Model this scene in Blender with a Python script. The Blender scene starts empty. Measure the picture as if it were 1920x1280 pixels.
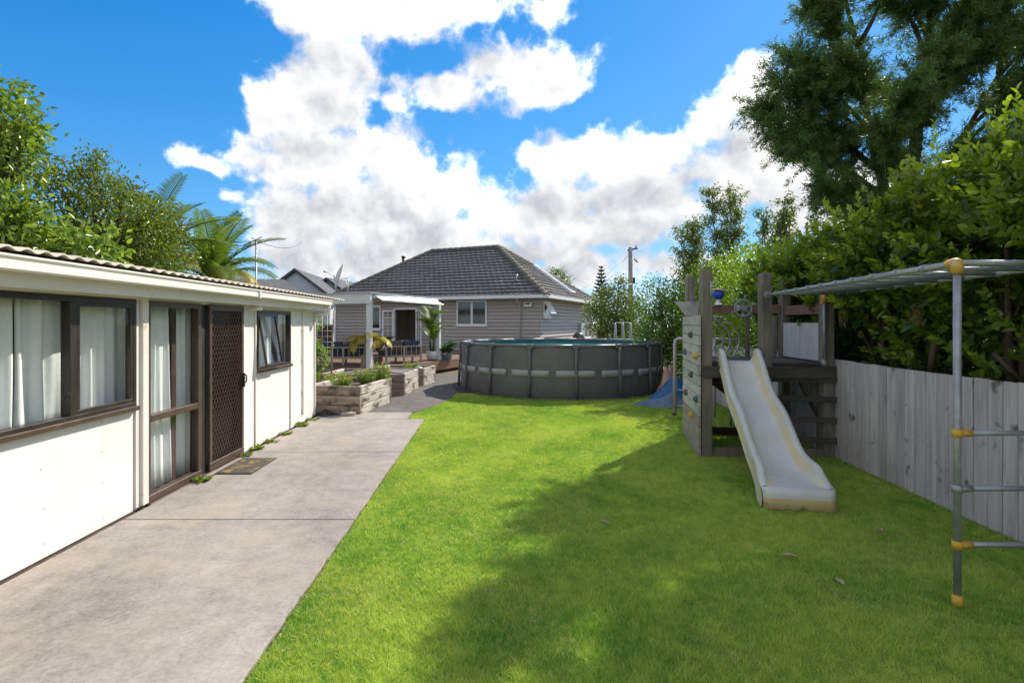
import bpy, math, random
import numpy as np
from mathutils import Vector, Matrix

random.seed(7)
rng = np.random.default_rng(7)
scn = bpy.context.scene
COL = scn.collection
R = math.radians

# ------------------------------------------------------------------ camera
CAM_H, FPX, VX, HY = 1.75, 1000.0, 920.0, 606.0     # eye height, focal length (px of 1920), vanishing point
cam_d = bpy.data.cameras.new("camera")
cam = bpy.data.objects.new("camera", cam_d)
COL.objects.link(cam)
cam.location = (0, 0, CAM_H)
cam.rotation_euler = (R(90), 0, 0)
cam_d.sensor_width = 36.0
cam_d.lens = 36.0 * FPX / 1920
cam_d.shift_x = (960 - VX) / 1920
cam_d.shift_y = -(640 - HY) / 1920
cam_d.clip_start = 0.05
cam_d.clip_end = 3000
scn.camera = cam

# ------------------------------------------------------------------ light
SUN_DIR = Vector((0.75, 0.85, 1.0)).normalized()      # towards the sun
sun_d = bpy.data.lights.new("sun", 'SUN')
sun_d.energy = 2.7
sun_d.angle = R(0.55)
sun_d.color = (1.0, 0.93, 0.83)
sun = bpy.data.objects.new("sun", sun_d)
COL.objects.link(sun)
sun.rotation_euler = SUN_DIR.to_track_quat('Z', 'Y').to_euler()
sun.location = (8, 8, 14)

scn.view_settings.view_transform = 'Standard'
scn.view_settings.look = 'None'
scn.view_settings.gamma = 1.0
scn.view_settings.use_curve_mapping = False
scn.view_settings.exposure = 1.34
scn.cycles.max_bounces = 6
scn.cycles.diffuse_bounces = 3
scn.cycles.glossy_bounces = 3
scn.cycles.transmission_bounces = 4
scn.cycles.transparent_max_bounces = 12
scn.cycles.caustics_reflective = False
scn.cycles.caustics_refractive = False
scn.cycles.sample_clamp_indirect = 6.0
try:
    scn.cycles.use_denoising = True
    scn.cycles.denoiser = 'OPENIMAGEDENOISE'
except Exception:
    pass


class NT:
    """tiny node-tree writer"""
    def __init__(s, tree):
        s.t = tree
        s.t.nodes.clear()

    def n(s, typ, **kw):
        nd = s.t.nodes.new(typ)
        for k, v in kw.items():
            setattr(nd, k, v)
        return nd

    def set(s, sock, v):
        if isinstance(v, bpy.types.NodeSocket):
            s.t.links.new(v, sock)
        elif v is not None:
            if sock.type == 'RGBA' and not isinstance(v, (int, float)) and len(v) == 3:
                v = (*v, 1.0)
            sock.default_value = v

    def m(s, op, a, b=None, c=None, clamp=False):
        nd = s.n('ShaderNodeMath', operation=op, use_clamp=clamp)
        s.set(nd.inputs[0], a)
        s.set(nd.inputs[1], b)
        s.set(nd.inputs[2], c)
        return nd.outputs[0]

    def vm(s, op, a, b=None, scale=None):
        nd = s.n('ShaderNodeVectorMath', operation=op)
        s.set(nd.inputs[0], a)
        s.set(nd.inputs[1], b)
        if scale is not None:
            s.set(nd.inputs['Scale'], scale)
        return nd.outputs['Value'] if op in ('LENGTH', 'DOT_PRODUCT', 'DISTANCE') else nd.outputs[0]

    def mr(s, v, a, b, c=0.0, d=1.0, smooth=False):
        nd = s.n('ShaderNodeMapRange', clamp=True)
        if smooth:
            nd.interpolation_type = 'SMOOTHSTEP'
        s.set(nd.inputs[0], v)
        s.set(nd.inputs[1], a)
        s.set(nd.inputs[2], b)
        s.set(nd.inputs[3], c)
        s.set(nd.inputs[4], d)
        return nd.outputs[0]

    def mix(s, f, a, b, mode='MIX'):
        nd = s.n('ShaderNodeMix', data_type='RGBA', blend_type=mode)
        s.set(nd.inputs[0], f)
        s.set(nd.inputs[6], a)
        s.set(nd.inputs[7], b)
        return nd.outputs[2]

    def noise(s, vec, scale=5.0, detail=4.0, rough=0.55, dist=0.0, lac=2.0):
        nd = s.n('ShaderNodeTexNoise')
        s.set(nd.inputs['Vector'], vec)
        nd.inputs['Scale'].default_value = scale
        nd.inputs['Detail'].default_value = detail
        nd.inputs['Roughness'].default_value = rough
        nd.inputs['Lacunarity'].default_value = lac
        nd.inputs['Distortion'].default_value = dist
        return nd.outputs['Fac']


# ------------------------------------------------------------------ sky with cumulus cloud
def make_world():
    w = bpy.data.worlds.new("World")
    scn.world = w
    w.use_nodes = True
    w.cycles.sampling_method = 'MANUAL'
    w.cycles.sample_map_resolution = 512
    k = NT(w.node_tree)
    out = k.n('ShaderNodeOutputWorld')
    bg = k.n('ShaderNodeBackground')
    bg.inputs[1].default_value = 0.09
    k.t.links.new(bg.outputs[0], out.inputs[0])
    sky = k.n('ShaderNodeTexSky', sky_type='NISHITA')
    sky.sun_disc = False
    sky.sun_elevation = math.asin(SUN_DIR.z)
    sky.sun_rotation = math.atan2(SUN_DIR.x, SUN_DIR.y)
    sky.altitude = 50
    sky.air_density = 1.0
    sky.dust_density = 0.1
    sky.ozone_density = 2.4
    hs = k.n('ShaderNodeHueSaturation')
    hs.inputs['Hue'].default_value = 0.49
    hs.inputs['Saturation'].default_value = 1.62
    hs.inputs['Value'].default_value = 0.73
    soft = k.vm('DIVIDE', k.vm('SCALE', sky.outputs[0], scale=1.35), k.vm('ADD', k.vm('SCALE', sky.outputs[0], scale=0.15), (1, 1, 1)))
    k.set(hs.inputs['Color'], soft)
    blue = k.vm('MULTIPLY', hs.outputs[0], (0.64, 0.97, 1.36))
    tc = k.n('ShaderNodeTexCoord')
    d = k.vm('NORMALIZE', tc.outputs['Generated'])
    sep = k.n('ShaderNodeSeparateXYZ')
    k.set(sep.inputs[0], d)
    X, Y, Z = sep.outputs
    az = k.m('ARCTAN2', X, Y)
    el = k.m('ARCSINE', Z)

    # clouds drift as billows: distort the direction before looking up the banks
    w1 = k.n('ShaderNodeTexNoise'); k.set(w1.inputs['Vector'], d)
    w1.inputs['Scale'].default_value = 7.0; w1.inputs['Detail'].default_value = 3
    wv = k.vm('SCALE', k.vm('SUBTRACT', w1.outputs['Color'], (0.5, 0.5, 0.5)), scale=0.07)
    comb = k.n('ShaderNodeCombineXYZ')
    k.set(comb.inputs[0], az); k.set(comb.inputs[1], el)
    ae = k.vm('ADD', comb.outputs[0], wv)

    def AE(px, py):
        x, z = (px - VX) / FPX, (HY - py) / FPX
        return math.atan2(x, 1.0), math.atan2(z, math.hypot(x, 1.0))

    def bank(vec, blobs):
        acc = None
        for (cx, cy, rx, ry, *lo) in blobs:
            a0, e0 = AE(cx, cy)
            a1, _ = AE(cx + rx, cy)
            _, e1 = AE(cx, cy - ry)
            sx, sy = 1 / (a1 - a0), 1 / (e1 - e0)
            nd = k.n('ShaderNodeVectorMath', operation='MULTIPLY_ADD')
            k.set(nd.inputs[0], vec)
            nd.inputs[1].default_value = (sx, sy, 0)
            nd.inputs[2].default_value = (-a0 * sx, -e0 * sy, 0)
            f = k.vm('LENGTH', nd.outputs[0])
            if lo:
                f = k.m('ADD', f, lo[0])
            if acc is None:
                acc = f
            else:
                nd = k.n('ShaderNodeMath', operation='SMOOTH_MIN')
                k.set(nd.inputs[0], acc); k.set(nd.inputs[1], f); nd.inputs[2].default_value = 0.25
                acc = nd.outputs[0]
        return k.m('SUBTRACT', 1.0, acc)

    banks = [(600, 20, 130, 75, .05), (760, 45, 150, 85, .1), (900, 15, 150, 60, .16), (850, 165, 115, 36), (960, 125, 130, 70),
             (1045, 165, 62, 34), (585, 185, 105, 85), (515, 215, 50, 45), (640, 110, 70, 70),
             (600, 310, 140, 85), (720, 305, 120, 60), (560, 410, 120, 90), (690, 390, 190, 90), (820, 370, 90, 80),
             (590, 480, 170, 60), (760, 440, 190, 60),
             (1045, 310, 80, 55), (1150, 305, 120, 60), (1250, 280, 110, 60), (1330, 240, 90, 80), (1400, 190, 75, 75),
             (1200, 385, 240, 85), (980, 400, 140, 70), (1400, 320, 150, 130), (1520, 400, 140, 90), (1110, 430, 160, 50),
             (1230, 500, 120, 36), (1100, 505, 100, 36), (940, 470, 150, 30),
             (390, 300, 70, 30, .5), (430, 357, 56, 30, .45), (727, 200, 34, 30, .5), (1010, 10, 80, 70, .3), (540, 330, 60, 60, .3)]
    F = bank(ae, banks)
    # unseen cumulus round the rest of the sky, cover raised for more ambient light
    big = k.noise(d, 2.6, 3, 0.5)
    dist_view = k.vm('LENGTH', k.vm('MULTIPLY', k.vm('SUBTRACT', comb.outputs[0], (0.05, 0.25, 0)), (1 / 0.95, 1 / 0.62, 0)))
    side = k.mr(dist_view, 0.85, 1.15)
    G = k.mr(big, 0.28, 0.62, -1.0, 1.0)
    G = k.m('SUBTRACT', G, k.m('MULTIPLY', k.m('SUBTRACT', 1.0, side), 3.0))
    F = k.m('MAXIMUM', F, G)
    def puffs(vec, det):
        a = k.noise(vec, 8.5, det, 0.62, 0.0)
        b = k.noise(vec, 19.0, 2, 0.5, 0.0)
        b = k.m('ABSOLUTE', k.m('SUBTRACT', b, 0.5))
        return k.m('SUBTRACT', k.m('MULTIPLY', k.m('SUBTRACT', a, 0.5), 3.4), k.m('MULTIPLY', k.m('SUBTRACT', b, 0.08), 1.4))

    P0 = puffs(d, 9)
    D0 = k.m('ADD', k.m('ADD', k.m('MULTIPLY', F, 1.25), 0.0), P0)
    alpha = k.mr(D0, -0.22, 0.60, 0, 1, True)
    haze = k.mr(el, 0.0, 0.12, 0.30, 0.0)
    alpha = k.m('MAXIMUM', alpha, haze)
    # light reaching each point: how much cloud lies between it and the sun
    step1 = SUN_DIR * 0.05 + Vector((0, 0, 0.05))
    F1 = bank(k.vm('ADD', ae, (0.02, 0.075, 0)), banks)
    F1 = k.m('MAXIMUM', F1, G)
    P1 = puffs(k.vm('ADD', d, tuple(step1)), 3)
    D1 = k.m('ADD', k.m('MULTIPLY', F1, 1.25), k.m('MULTIPLY', P1, 0.42))
    P2 = puffs(k.vm('ADD', d, tuple(SUN_DIR * 0.012 + Vector((0, 0, 0.012)))), 7)
    relief = k.mr(k.m('SUBTRACT', P0, P2), -0.45, 0.45, -0.22, 0.22)
    lit = k.mr(D1, -0.6, 1.3, 0.80, 0.10, True)
    thin = k.mr(D0, 0.1, 0.9, 0.16, 0.0)
    shade = k.m('ADD', k.m('ADD', lit, relief), thin, clamp=True)
    cloud = k.mix(k.mr(shade, 0.0, 0.6), (2.6, 2.7, 2.9), (4.7, 4.7, 4.72))
    cloud = k.mix(k.mr(shade, 0.6, 1.0), cloud, (9.5, 9.4, 9.2))
    col = k.mix(alpha, blue, cloud)
    k.set(bg.inputs[0], col)


make_world()

# ------------------------------------------------------------------ geometry helpers
ORG = {}


def P(px, py, d):
    return Vector(((px - VX) / FPX * d, d, CAM_H - (py - HY) / FPX * d))


def props(o, label=None, cat=None, group=None, kind=None):
    if label: o["label"] = label
    if cat: o["category"] = cat
    if group: o["group"] = group
    if kind: o["kind"] = kind
    return o


def thing(name, label, cat, loc=(0, 0, 0), rz=0.0, group=None, local=False, kind=None):
    o = bpy.data.objects.new(name, None)
    o.empty_display_size = 0.1
    COL.objects.link(o)
    o.location = loc
    o.rotation_euler = (0, 0, rz)
    props(o, label, cat, group, kind)
    ORG[o.name] = Vector((0, 0, 0)) if (local or rz) else Vector(loc)
    return o


def mesh_obj(name, me, mat, parent=None, at=None):
    if mat is not None and not me.materials:
        me.materials.append(mat)
    o = bpy.data.objects.new(name, me)
    COL.objects.link(o)
    if parent is not None:
        o.parent = parent
        ORG[o.name] = ORG[parent.name]
    elif at is not None:
        o.location = at
        ORG[o.name] = Vector(at)
    else:
        ORG[o.name] = Vector((0, 0, 0))
    return o


class MB:
    def __init__(s):
        s.v, s.f, s.s = [], [], []

    def add(s, vs, fs, smooth=False):
        b = len(s.v)
        s.v += [tuple(v) for v in vs]
        s.f += [tuple(i + b for i in f) for f in fs]
        s.s += [smooth] * len(fs)
        return s

    def box(s, x0, x1, y0, y1, z0, z1):
        return s.add([(x0, y0, z0), (x1, y0, z0), (x1, y1, z0), (x0, y1, z0), (x0, y0, z1), (x1, y0, z1), (x1, y1, z1), (x0, y1, z1)],
                     [(0, 3, 2, 1), (4, 5, 6, 7), (0, 1, 5, 4), (1, 2, 6, 5), (2, 3, 7, 6), (3, 0, 4, 7)])

    def obox(s, c, ax, ay, az):
        c, ax, ay, az = map(Vector, (c, ax, ay, az))
        vs = [c + sx * ax + sy * ay + sz * az for sz in (-1, 1) for sx, sy in ((-1, -1), (1, -1), (1, 1), (-1, 1))]
        return s.add(vs, [(0, 3, 2, 1), (4, 5, 6, 7), (0, 1, 5, 4), (1, 2, 6, 5), (2, 3, 7, 6), (3, 0, 4, 7)])

    def beam(s, p, q, w, h, up=(0, 0, 1)):
        p, q = Vector(p), Vector(q)
        d = (q - p)
        L = d.length
        d.normalize()
        side = d.cross(Vector(up))
        if side.length < 1e-4:
            side = d.cross(Vector((1, 0, 0)))
        side.normalize()
        u = side.cross(d)
        return s.obox((p + q) / 2, d * L / 2, side * w / 2, u * h / 2)

    def tube(s, pts, r, n=8, cap=True, smooth=True, closed=False):
        pts = [Vector(p) for p in pts]
        m = len(pts)
        rs = r if isinstance(r, (list, tuple)) else [r] * m
        vs, fs = [], []
        prev = None
        for i, p in enumerate(pts):
            if closed:
                t = pts[(i + 1) % m] - pts[(i - 1) % m]
            else:
                t = pts[min(i + 1, m - 1)] - pts[max(i - 1, 0)]
            t.normalize()
            if prev is None:
                a = t.cross(Vector((0, 0, 1)))
                if a.length < 0.1:
                    a = t.cross(Vector((1, 0, 0)))
            else:
                a = prev - t * prev.dot(t)
            a.normalize()
            prev = a
            b = t.cross(a)
            for j in range(n):
                an = 2 * math.pi * j / n
                vs.append(p + (a * math.cos(an) + b * math.sin(an)) * rs[i])
        for i in range(m if closed else m - 1):
            for j in range(n):
                k = (i + 1) % m
                fs.append((i * n + j, i * n + (j + 1) % n, k * n + (j + 1) % n, k * n + j))
        s.add(vs, fs, smooth)
        if cap and not closed:
            b = len(s.v) - len(vs)
            s.f.append(tuple(b + j for j in range(n))[::-1]); s.s.append(False)
            s.f.append(tuple(b + (m - 1) * n + j for j in range(n))); s.s.append(False)
        return s

    def lathe(s, prof, c=(0, 0, 0), n=20, smooth=True):
        vs, fs = [], []
        for r, z in prof:
            for j in range(n):
                a = 2 * math.pi * j / n
                vs.append((c[0] + r * math.cos(a), c[1] + r * math.sin(a), c[2] + z))
        for i in range(len(prof) - 1):
            for j in range(n):
                fs.append((i * n + j, i * n + (j + 1) % n, (i + 1) * n + (j + 1) % n, (i + 1) * n + j))
        return s.add(vs, fs, smooth)

    def grid(s, fn, nu, nv, smooth=True, flip=False):
        vs = [fn(i / nu, j / nv) for j in range(nv + 1) for i in range(nu + 1)]
        fs = []
        for j in range(nv):
            for i in range(nu):
                a = j * (nu + 1) + i
                q = (a, a + 1, a + nu + 2, a + nu + 1)
                fs.append(q[::-1] if flip else q)
        return s.add(vs, fs, smooth)

    def prism(s, pts, ext):
        """polygon (list of 3-D points) extruded along ext"""
        n = len(pts)
        a = [Vector(p) for p in pts]
        e = Vector(ext)
        vs = a + [p + e for p in a]
        fs = [tuple(range(n))[::-1], tuple(range(n, 2 * n))] + [(i, (i + 1) % n, n + (i + 1) % n, n + i) for i in range(n)]
        return s.add(vs, fs)

    def build(s, name, mat, parent=None, at=None, bevel=0.0, seg=2, recalc=False):
        o0 = ORG[parent.name] if parent is not None else (Vector(at) if at is not None else Vector((0, 0, 0)))
        me = bpy.data.meshes.new(name)
        me.from_pydata([(x - o0[0], y - o0[1], z - o0[2]) for x, y, z in s.v], [], s.f)
        me.polygons.foreach_set("use_smooth", s.s)
        if recalc:
            import bmesh
            bm = bmesh.new(); bm.from_mesh(me)
            bmesh.ops.recalc_face_normals(bm, faces=bm.faces)
            bm.to_mesh(me); bm.free()
        me.update()
        o = mesh_obj(name, me, mat, parent, at)
        if bevel:
            b = o.modifiers.new("bevel", 'BEVEL')
            b.width = bevel; b.segments = seg; b.limit_method = 'ANGLE'; b.angle_limit = R(40)
        return o


def single(mb, name, mat, label, cat, at, group=None, bevel=0.0, kind=None, **k):
    return props(mb.build(name, mat, at=at, bevel=bevel, **k), label, cat, group, kind)


def structure(mb, name, mat, **k):
    return props(mb.build(name, mat, **k), kind="structure")


def arc_pts(c, r, a0, a1, n, ax=(1, 0, 0), ay=(0, 0, 1)):
    c, ax, ay = Vector(c), Vector(ax), Vector(ay)
    return [c + ax * r * math.cos(a0 + (a1 - a0) * i / n) + ay * r * math.sin(a0 + (a1 - a0) * i / n) for i in range(n + 1)]


def np_mesh(name, V, polys_n, tint=None):
    """V (n,3), equal-sized polygons with polys_n verts each in order"""
    me = bpy.data.meshes.new(name)
    n = len(V)
    me.vertices.add(n)
    me.vertices.foreach_set("co", np.ascontiguousarray(V, dtype=np.float32).ravel())
    return me


def faces_mesh(name, V, Fc, tint=None, smooth=False):
    me = bpy.data.meshes.new(name)
    me.vertices.add(len(V))
    me.vertices.foreach_set("co", np.ascontiguousarray(V, dtype=np.float32).ravel())
    k = Fc.shape[1]
    me.loops.add(Fc.size)
    me.loops.foreach_set("vertex_index", np.ascontiguousarray(Fc, dtype=np.int32).ravel())
    me.polygons.add(len(Fc))
    me.polygons.foreach_set("loop_start", np.arange(0, Fc.size, k, dtype=np.int32))
    if smooth:
        me.polygons.foreach_set("use_smooth", np.ones(len(Fc), dtype=bool))
    if tint is not None:
        at = me.attributes.new("tint", 'FLOAT', 'POINT')
        at.data.foreach_set("value", np.ascontiguousarray(tint, dtype=np.float32))
    me.update(calc_edges=True)
    return me


def nrm(a):
    return a / np.maximum(np.linalg.norm(a, axis=1, keepdims=True), 1e-6)


def leaf_mesh(name, pos, dr, L, W, tint, shape='oval', up=0.6, fold=0.18, droop=0.15):
    """one mesh of many leaves; dr = leaf direction, up = how far blades turn their face to the sky"""
    N = len(pos)
    dr = nrm(dr)
    ref = rng.normal(size=(N, 3)) * (1 - up) + np.array([0, 0, 1.0]) * up
    side = nrm(np.cross(dr, ref))
    nor = np.cross(side, dr)
    L = np.broadcast_to(np.asarray(L, float), (N,))[:, None]
    W = np.broadcast_to(np.asarray(W, float), (N,))[:, None]
    if shape == 'needle':
        V = np.stack([pos - side * W * .5, pos + side * W * .5, pos + dr * L], axis=1)
        Fc = np.arange(N * 3).reshape(N, 3)
        k = 3
    elif shape == 'diamond':
        V = np.stack([pos, pos + dr * L * .45 + side * W * .5 + nor * W * fold, pos + dr * L - nor * L * droop,
                      pos + dr * L * .45 - side * W * .5 + nor * W * fold], axis=1)
        i = np.arange(N)[:, None] * 4
        Fc = np.concatenate([i + np.array([[0, 1, 2]]), i + np.array([[0, 2, 3]])])
        k = 4
    else:
        V = np.stack([pos, pos + dr * L * .28 + side * W * .46 + nor * W * fold, pos + dr * L * .68 + side * W * .44 + nor * (W * fold - L * droop * .5),
                      pos + dr * L - nor * L * droop,
                      pos + dr * L * .68 - side * W * .44 + nor * (W * fold - L * droop * .5), pos + dr * L * .28 - side * W * .46 + nor * W * fold], axis=1)
        i = np.arange(N)[:, None] * 6
        Fc = np.concatenate([i + np.array([[0, 1, 2, 3]]), i + np.array([[0, 3, 4, 5]])])
        k = 6
    return faces_mesh(name, V.reshape(-1, 3), Fc, np.repeat(tint, k))


# ------------------------------------------------------------------ materials
MATS = {}


def mat(name, c1, c2=None, scale=6.0, stretch=(1, 1, 1), detail=5, rough=0.7, bump=0.0, bscale=None, metal=0.0, spec=0.5, rnd=0.0,
        lo=0.35, hi=0.65, c3=None, s3=1.2, lo3=0.5, hi3=0.75, st3=(1, 1, 1), c4=None, s4=30, lo4=.62, hi4=.72, coat=0.0, trans=0.0, bdist=0.01, sheen=0.0):
    """principled material: two tones mixed by (stretched) noise, a third in large patches, a fourth in small specks"""
    if name in MATS:
        return MATS[name]
    m = bpy.data.materials.new(name)
    m.use_nodes = True
    k = NT(m.node_tree)
    out = k.n('ShaderNodeOutputMaterial')
    bs = k.n('ShaderNodeBsdfPrincipled')
    k.t.links.new(bs.outputs[0], out.inputs[0])
    tc = k.n('ShaderNodeTexCoord')
    oi = k.n('ShaderNodeObjectInfo')
    base = k.vm('ADD', tc.outputs['Object'], k.vm('SCALE', (13.7, 7.3, 9.1), scale=oi.outputs['Random']))
    v = k.vm('MULTIPLY', base, stretch)
    col = c1
    nz = None
    if c2 is not None:
        nz = k.noise(v, scale, detail, 0.6)
        col = k.mix(k.mr(nz, lo, hi), c1, c2)
    if c3 is not None:
        n3 = k.noise(k.vm('MULTIPLY', base, st3), s3, 5, 0.65)
        col = k.mix(k.mr(n3, lo3, hi3), col, c3)
    if c4 is not None:
        n4 = k.noise(base, s4, 2, 0.5)
        col = k.mix(k.mr(n4, lo4, hi4), col, c4)
    if rnd:
        f = k.mr(oi.outputs['Random'], 0, 1, 1 - rnd, 1 + rnd)
        col = k.vm('SCALE', col if isinstance(col, bpy.types.NodeSocket) else tuple(col), scale=f)
    k.set(bs.inputs['Base Color'], col if isinstance(col, bpy.types.NodeSocket) else (*col, 1))
    if nz is not None:
        k.set(bs.inputs['Roughness'], k.mr(nz, 0.3, 0.7, max(0.02, rough - 0.08), min(1, rough + 0.08)))
    else:
        bs.inputs['Roughness'].default_value = rough
    bs.inputs['Metallic'].default_value = metal
    bs.inputs['Specular IOR Level'].default_value = spec
    if coat:
        bs.inputs['Coat Weight'].default_value = coat
        bs.inputs['Coat Roughness'].default_value = 0.1
    if bump:
        nb = k.noise(v if bscale is None else base, bscale or scale * 2, 6, 0.6)
        bp = k.n('ShaderNodeBump')
        bp.inputs['Strength'].default_value = bump
        bp.inputs['Distance'].default_value = bdist
        k.set(bp.inputs['Height'], nb)
        k.set(bs.inputs['Normal'], bp.outputs[0])
    MATS[name] = m
    return m


def leaf_mat(name, dark, light, yellow=None, trans=0.35, rough=0.4, spec=0.5, ny=0.94):
    if name in MATS:
        return MATS[name]
    m = bpy.data.materials.new(name)
    m.use_nodes = True
    k = NT(m.node_tree)
    out = k.n('ShaderNodeOutputMaterial')
    at = k.n('ShaderNodeAttribute', attribute_name="tint")
    t = at.outputs['Fac']
    col = k.mix(k.mr(t, 0, 0.9), dark, light)
    if yellow is not None:
        col = k.mix(k.mr(t, ny, ny + 0.03), col, yellow)
    bs = k.n('ShaderNodeBsdfPrincipled')
    k.set(bs.inputs['Base Color'], col)
    bs.inputs['Roughness'].default_value = rough
    bs.inputs['Specular IOR Level'].default_value = spec
    tr = k.n('ShaderNodeBsdfTranslucent')
    k.set(tr.inputs[0], k.mix(1.0, col, (1.2, 1.28, 0.6), 'MULTIPLY'))
    mx = k.n('ShaderNodeMixShader')
    mx.inputs[0].default_value = trans
    k.t.links.new(bs.outputs[0], mx.inputs[1])
    k.t.links.new(tr.outputs[0], mx.inputs[2])
    k.t.links.new(mx.outputs[0], out.inputs[0])
    MATS[name] = m
    return m


def glass_mat(name, tint=(0.97, 0.985, 0.98), ior=1.5, extra=0.0):
    if name in MATS:
        return MATS[name]
    m = bpy.data.materials.new(name)
    m.use_nodes = True
    k = NT(m.node_tree)
    out = k.n('ShaderNodeOutputMaterial')
    tr = k.n('ShaderNodeBsdfTransparent'); k.set(tr.inputs[0], tint)
    gl = k.n('ShaderNodeBsdfGlossy'); gl.inputs['Roughness'].default_value = 0.01
    lw = k.n('ShaderNodeLayerWeight'); lw.inputs[0].default_value = 0.5
    mx = k.n('ShaderNodeMixShader')
    k.set(mx.inputs[0], k.m('ADD', k.m('MULTIPLY', k.m('POWER', lw.outputs['Facing'], 4.0), 0.42), extra, clamp=True))
    k.t.links.new(tr.outputs[0], mx.inputs[1])
    k.t.links.new(gl.outputs[0], mx.inputs[2])
    k.t.links.new(mx.outputs[0], out.inputs[0])
    MATS[name] = m
    return m


# paint and cladding
WALLP = mat("shed_paint", (.80, .785, .76), (.74, .725, .70), scale=1.5, rough=.55, bump=.05, bscale=60, c3=(.62, .59, .55), s3=1.1, lo3=.55, hi3=.8, c4=(.45, .41, .36), s4=26, lo4=.74, hi4=.80)
TRIM = mat("cream_trim", (.78, .74, .68), (.70, .65, .58), scale=3, stretch=(1, .4, 1), rough=.5, c4=(.5, .42, .33), s4=9, lo4=.68, hi4=.8)
WHITE = mat("white_paint", (.80, .80, .79), (.74, .74, .73), scale=4, rough=.45)
GUTTER = mat("gutter_white", (.82, .79, .74), (.75, .71, .65), scale=4, stretch=(1, .3, 1), rough=.4)
BRONZE = mat("bronze_aluminium", (.085, .058, .045), (.11, .075, .058), scale=8, rough=.38, metal=.25, spec=.5)
BRONZED = mat("dark_bronze", (.035, .027, .024), (.05, .038, .032), scale=8, rough=.35, metal=.2)
BLACK = mat("black_plastic", (.018, .018, .02), (.03, .03, .032), scale=10, rough=.5)
GLASS = glass_mat("window_glass", extra=.015)
DGLASS = mat("dark_glass", (.02, .025, .024), (.05, .055, .05), scale=1.5, rough=.06, spec=.9)
CURT = mat("curtain_cloth", (.86, .86, .85), (.80, .80, .79), scale=30, rough=.9, spec=.1)
ROOFA = mat("cement_sheet", (.66, .60, .50), (.54, .48, .39), scale=5, rough=.9, bump=.3, bscale=50, c3=(.55, .50, .42), s3=3, c4=(.15, .14, .10), s4=18, lo4=.66, hi4=.74)
INTERIOR = mat("room_lining", (.30, .28, .26), (.26, .24, .22), scale=2, rough=.8)


def concrete_mat():
    m = bpy.data.materials.new("concrete")
    m.use_nodes = True
    k = NT(m.node_tree)
    out = k.n('ShaderNodeOutputMaterial')
    bs = k.n('ShaderNodeBsdfPrincipled')
    k.t.links.new(bs.outputs[0], out.inputs[0])
    tc = k.n('ShaderNodeTexCoord')
    p = tc.outputs['Object']
    fine = k.noise(p, 34.0, 8, 0.78)
    mid = k.noise(p, 7.0, 6, 0.65)
    big = k.noise(k.vm('MULTIPLY', p, (1.0, 0.6, 1.0)), 0.9, 5, 0.6)
    f = k.m('ADD', k.m('ADD', k.m('MULTIPLY', k.m('SUBTRACT', fine, 0.5), 1.25), k.m('MULTIPLY', k.m('SUBTRACT', mid, 0.5), 0.75)), k.m('MULTIPLY', k.m('SUBTRACT', big, 0.5), 1.1))
    col = k.mix(k.mr(f, -0.34, 0.36), (.405, .366, .330), (.175, .159, .146))
    warm = k.noise(p, 1.7, 3, 0.5)
    col = k.mix(k.mr(warm, 0.48, 0.70, 0, 0.45), col, (.40, .335, .265))
    moss = k.noise(p, 2.6, 6, 0.7)
    col = k.mix(k.mr(moss, 0.62, 0.74, 0, 0.55), col, (.155, .145, .130))
    k.set(bs.inputs['Base Color'], col)
    bs.inputs['Roughness'].default_value = 0.9
    bs.inputs['Specular IOR Level'].default_value = 0.25
    bp = k.n('ShaderNodeBump')
    bp.inputs['Strength'].default_value = 0.55
    bp.inputs['Distance'].default_value = 0.006
    k.set(bp.inputs['Height'], fine)
    k.set(bs.inputs['Normal'], bp.outputs[0])
    return m


CONC = concrete_mat()
ASPH = mat("old_asphalt", (.125, .110, .10), (.078, .07, .065), scale=5, rough=.85, bump=.5, bscale=90, c3=(.16, .145, .13), s3=1.4)
SOIL = mat("soil", (.10, .068, .045), (.055, .038, .026), scale=14, rough=.95, bump=.8, bscale=40, c3=(.16, .12, .085), s3=4)

# ------------------------------------------------------------------ ground, lawn, path
GROUND = mat("rough_ground", (.10, .11, .05), (.13, .10, .06), scale=1.2, rough=.95, bump=.4, bscale=20)
structure(MB().add([(-1500, -1500, 0), (1500, -1500, 0), (1500, 1500, 0), (-1500, 1500, 0)], [(0, 1, 2, 3)]), "ground", GROUND)
LAWN_POLY = [(-1.185, -4), (-1.185, 9.55), (-1.48, 9.75), (-1.5, 10.28), (-1.3, 10.8), (-1.05, 11.6), (-.9, 12.4), (-.86, 13.2),
             (4.95, 13.2), (4.78, 10), (4.5, 7.2), (4.05, 2.7), (3.6, -4)]
LAWNM = mat("lawn_thatch", (.27, .36, .06), (.32, .37, .075), scale=9, rough=.95, bump=.4, bscale=90, c3=(.22, .21, .07), s3=1.1, lo3=.5, hi3=.75)
structure(MB().add([(x, y, .006) for x, y in LAWN_POLY], [tuple(range(len(LAWN_POLY)))[::-1]]), "lawn", LAWNM)

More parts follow.
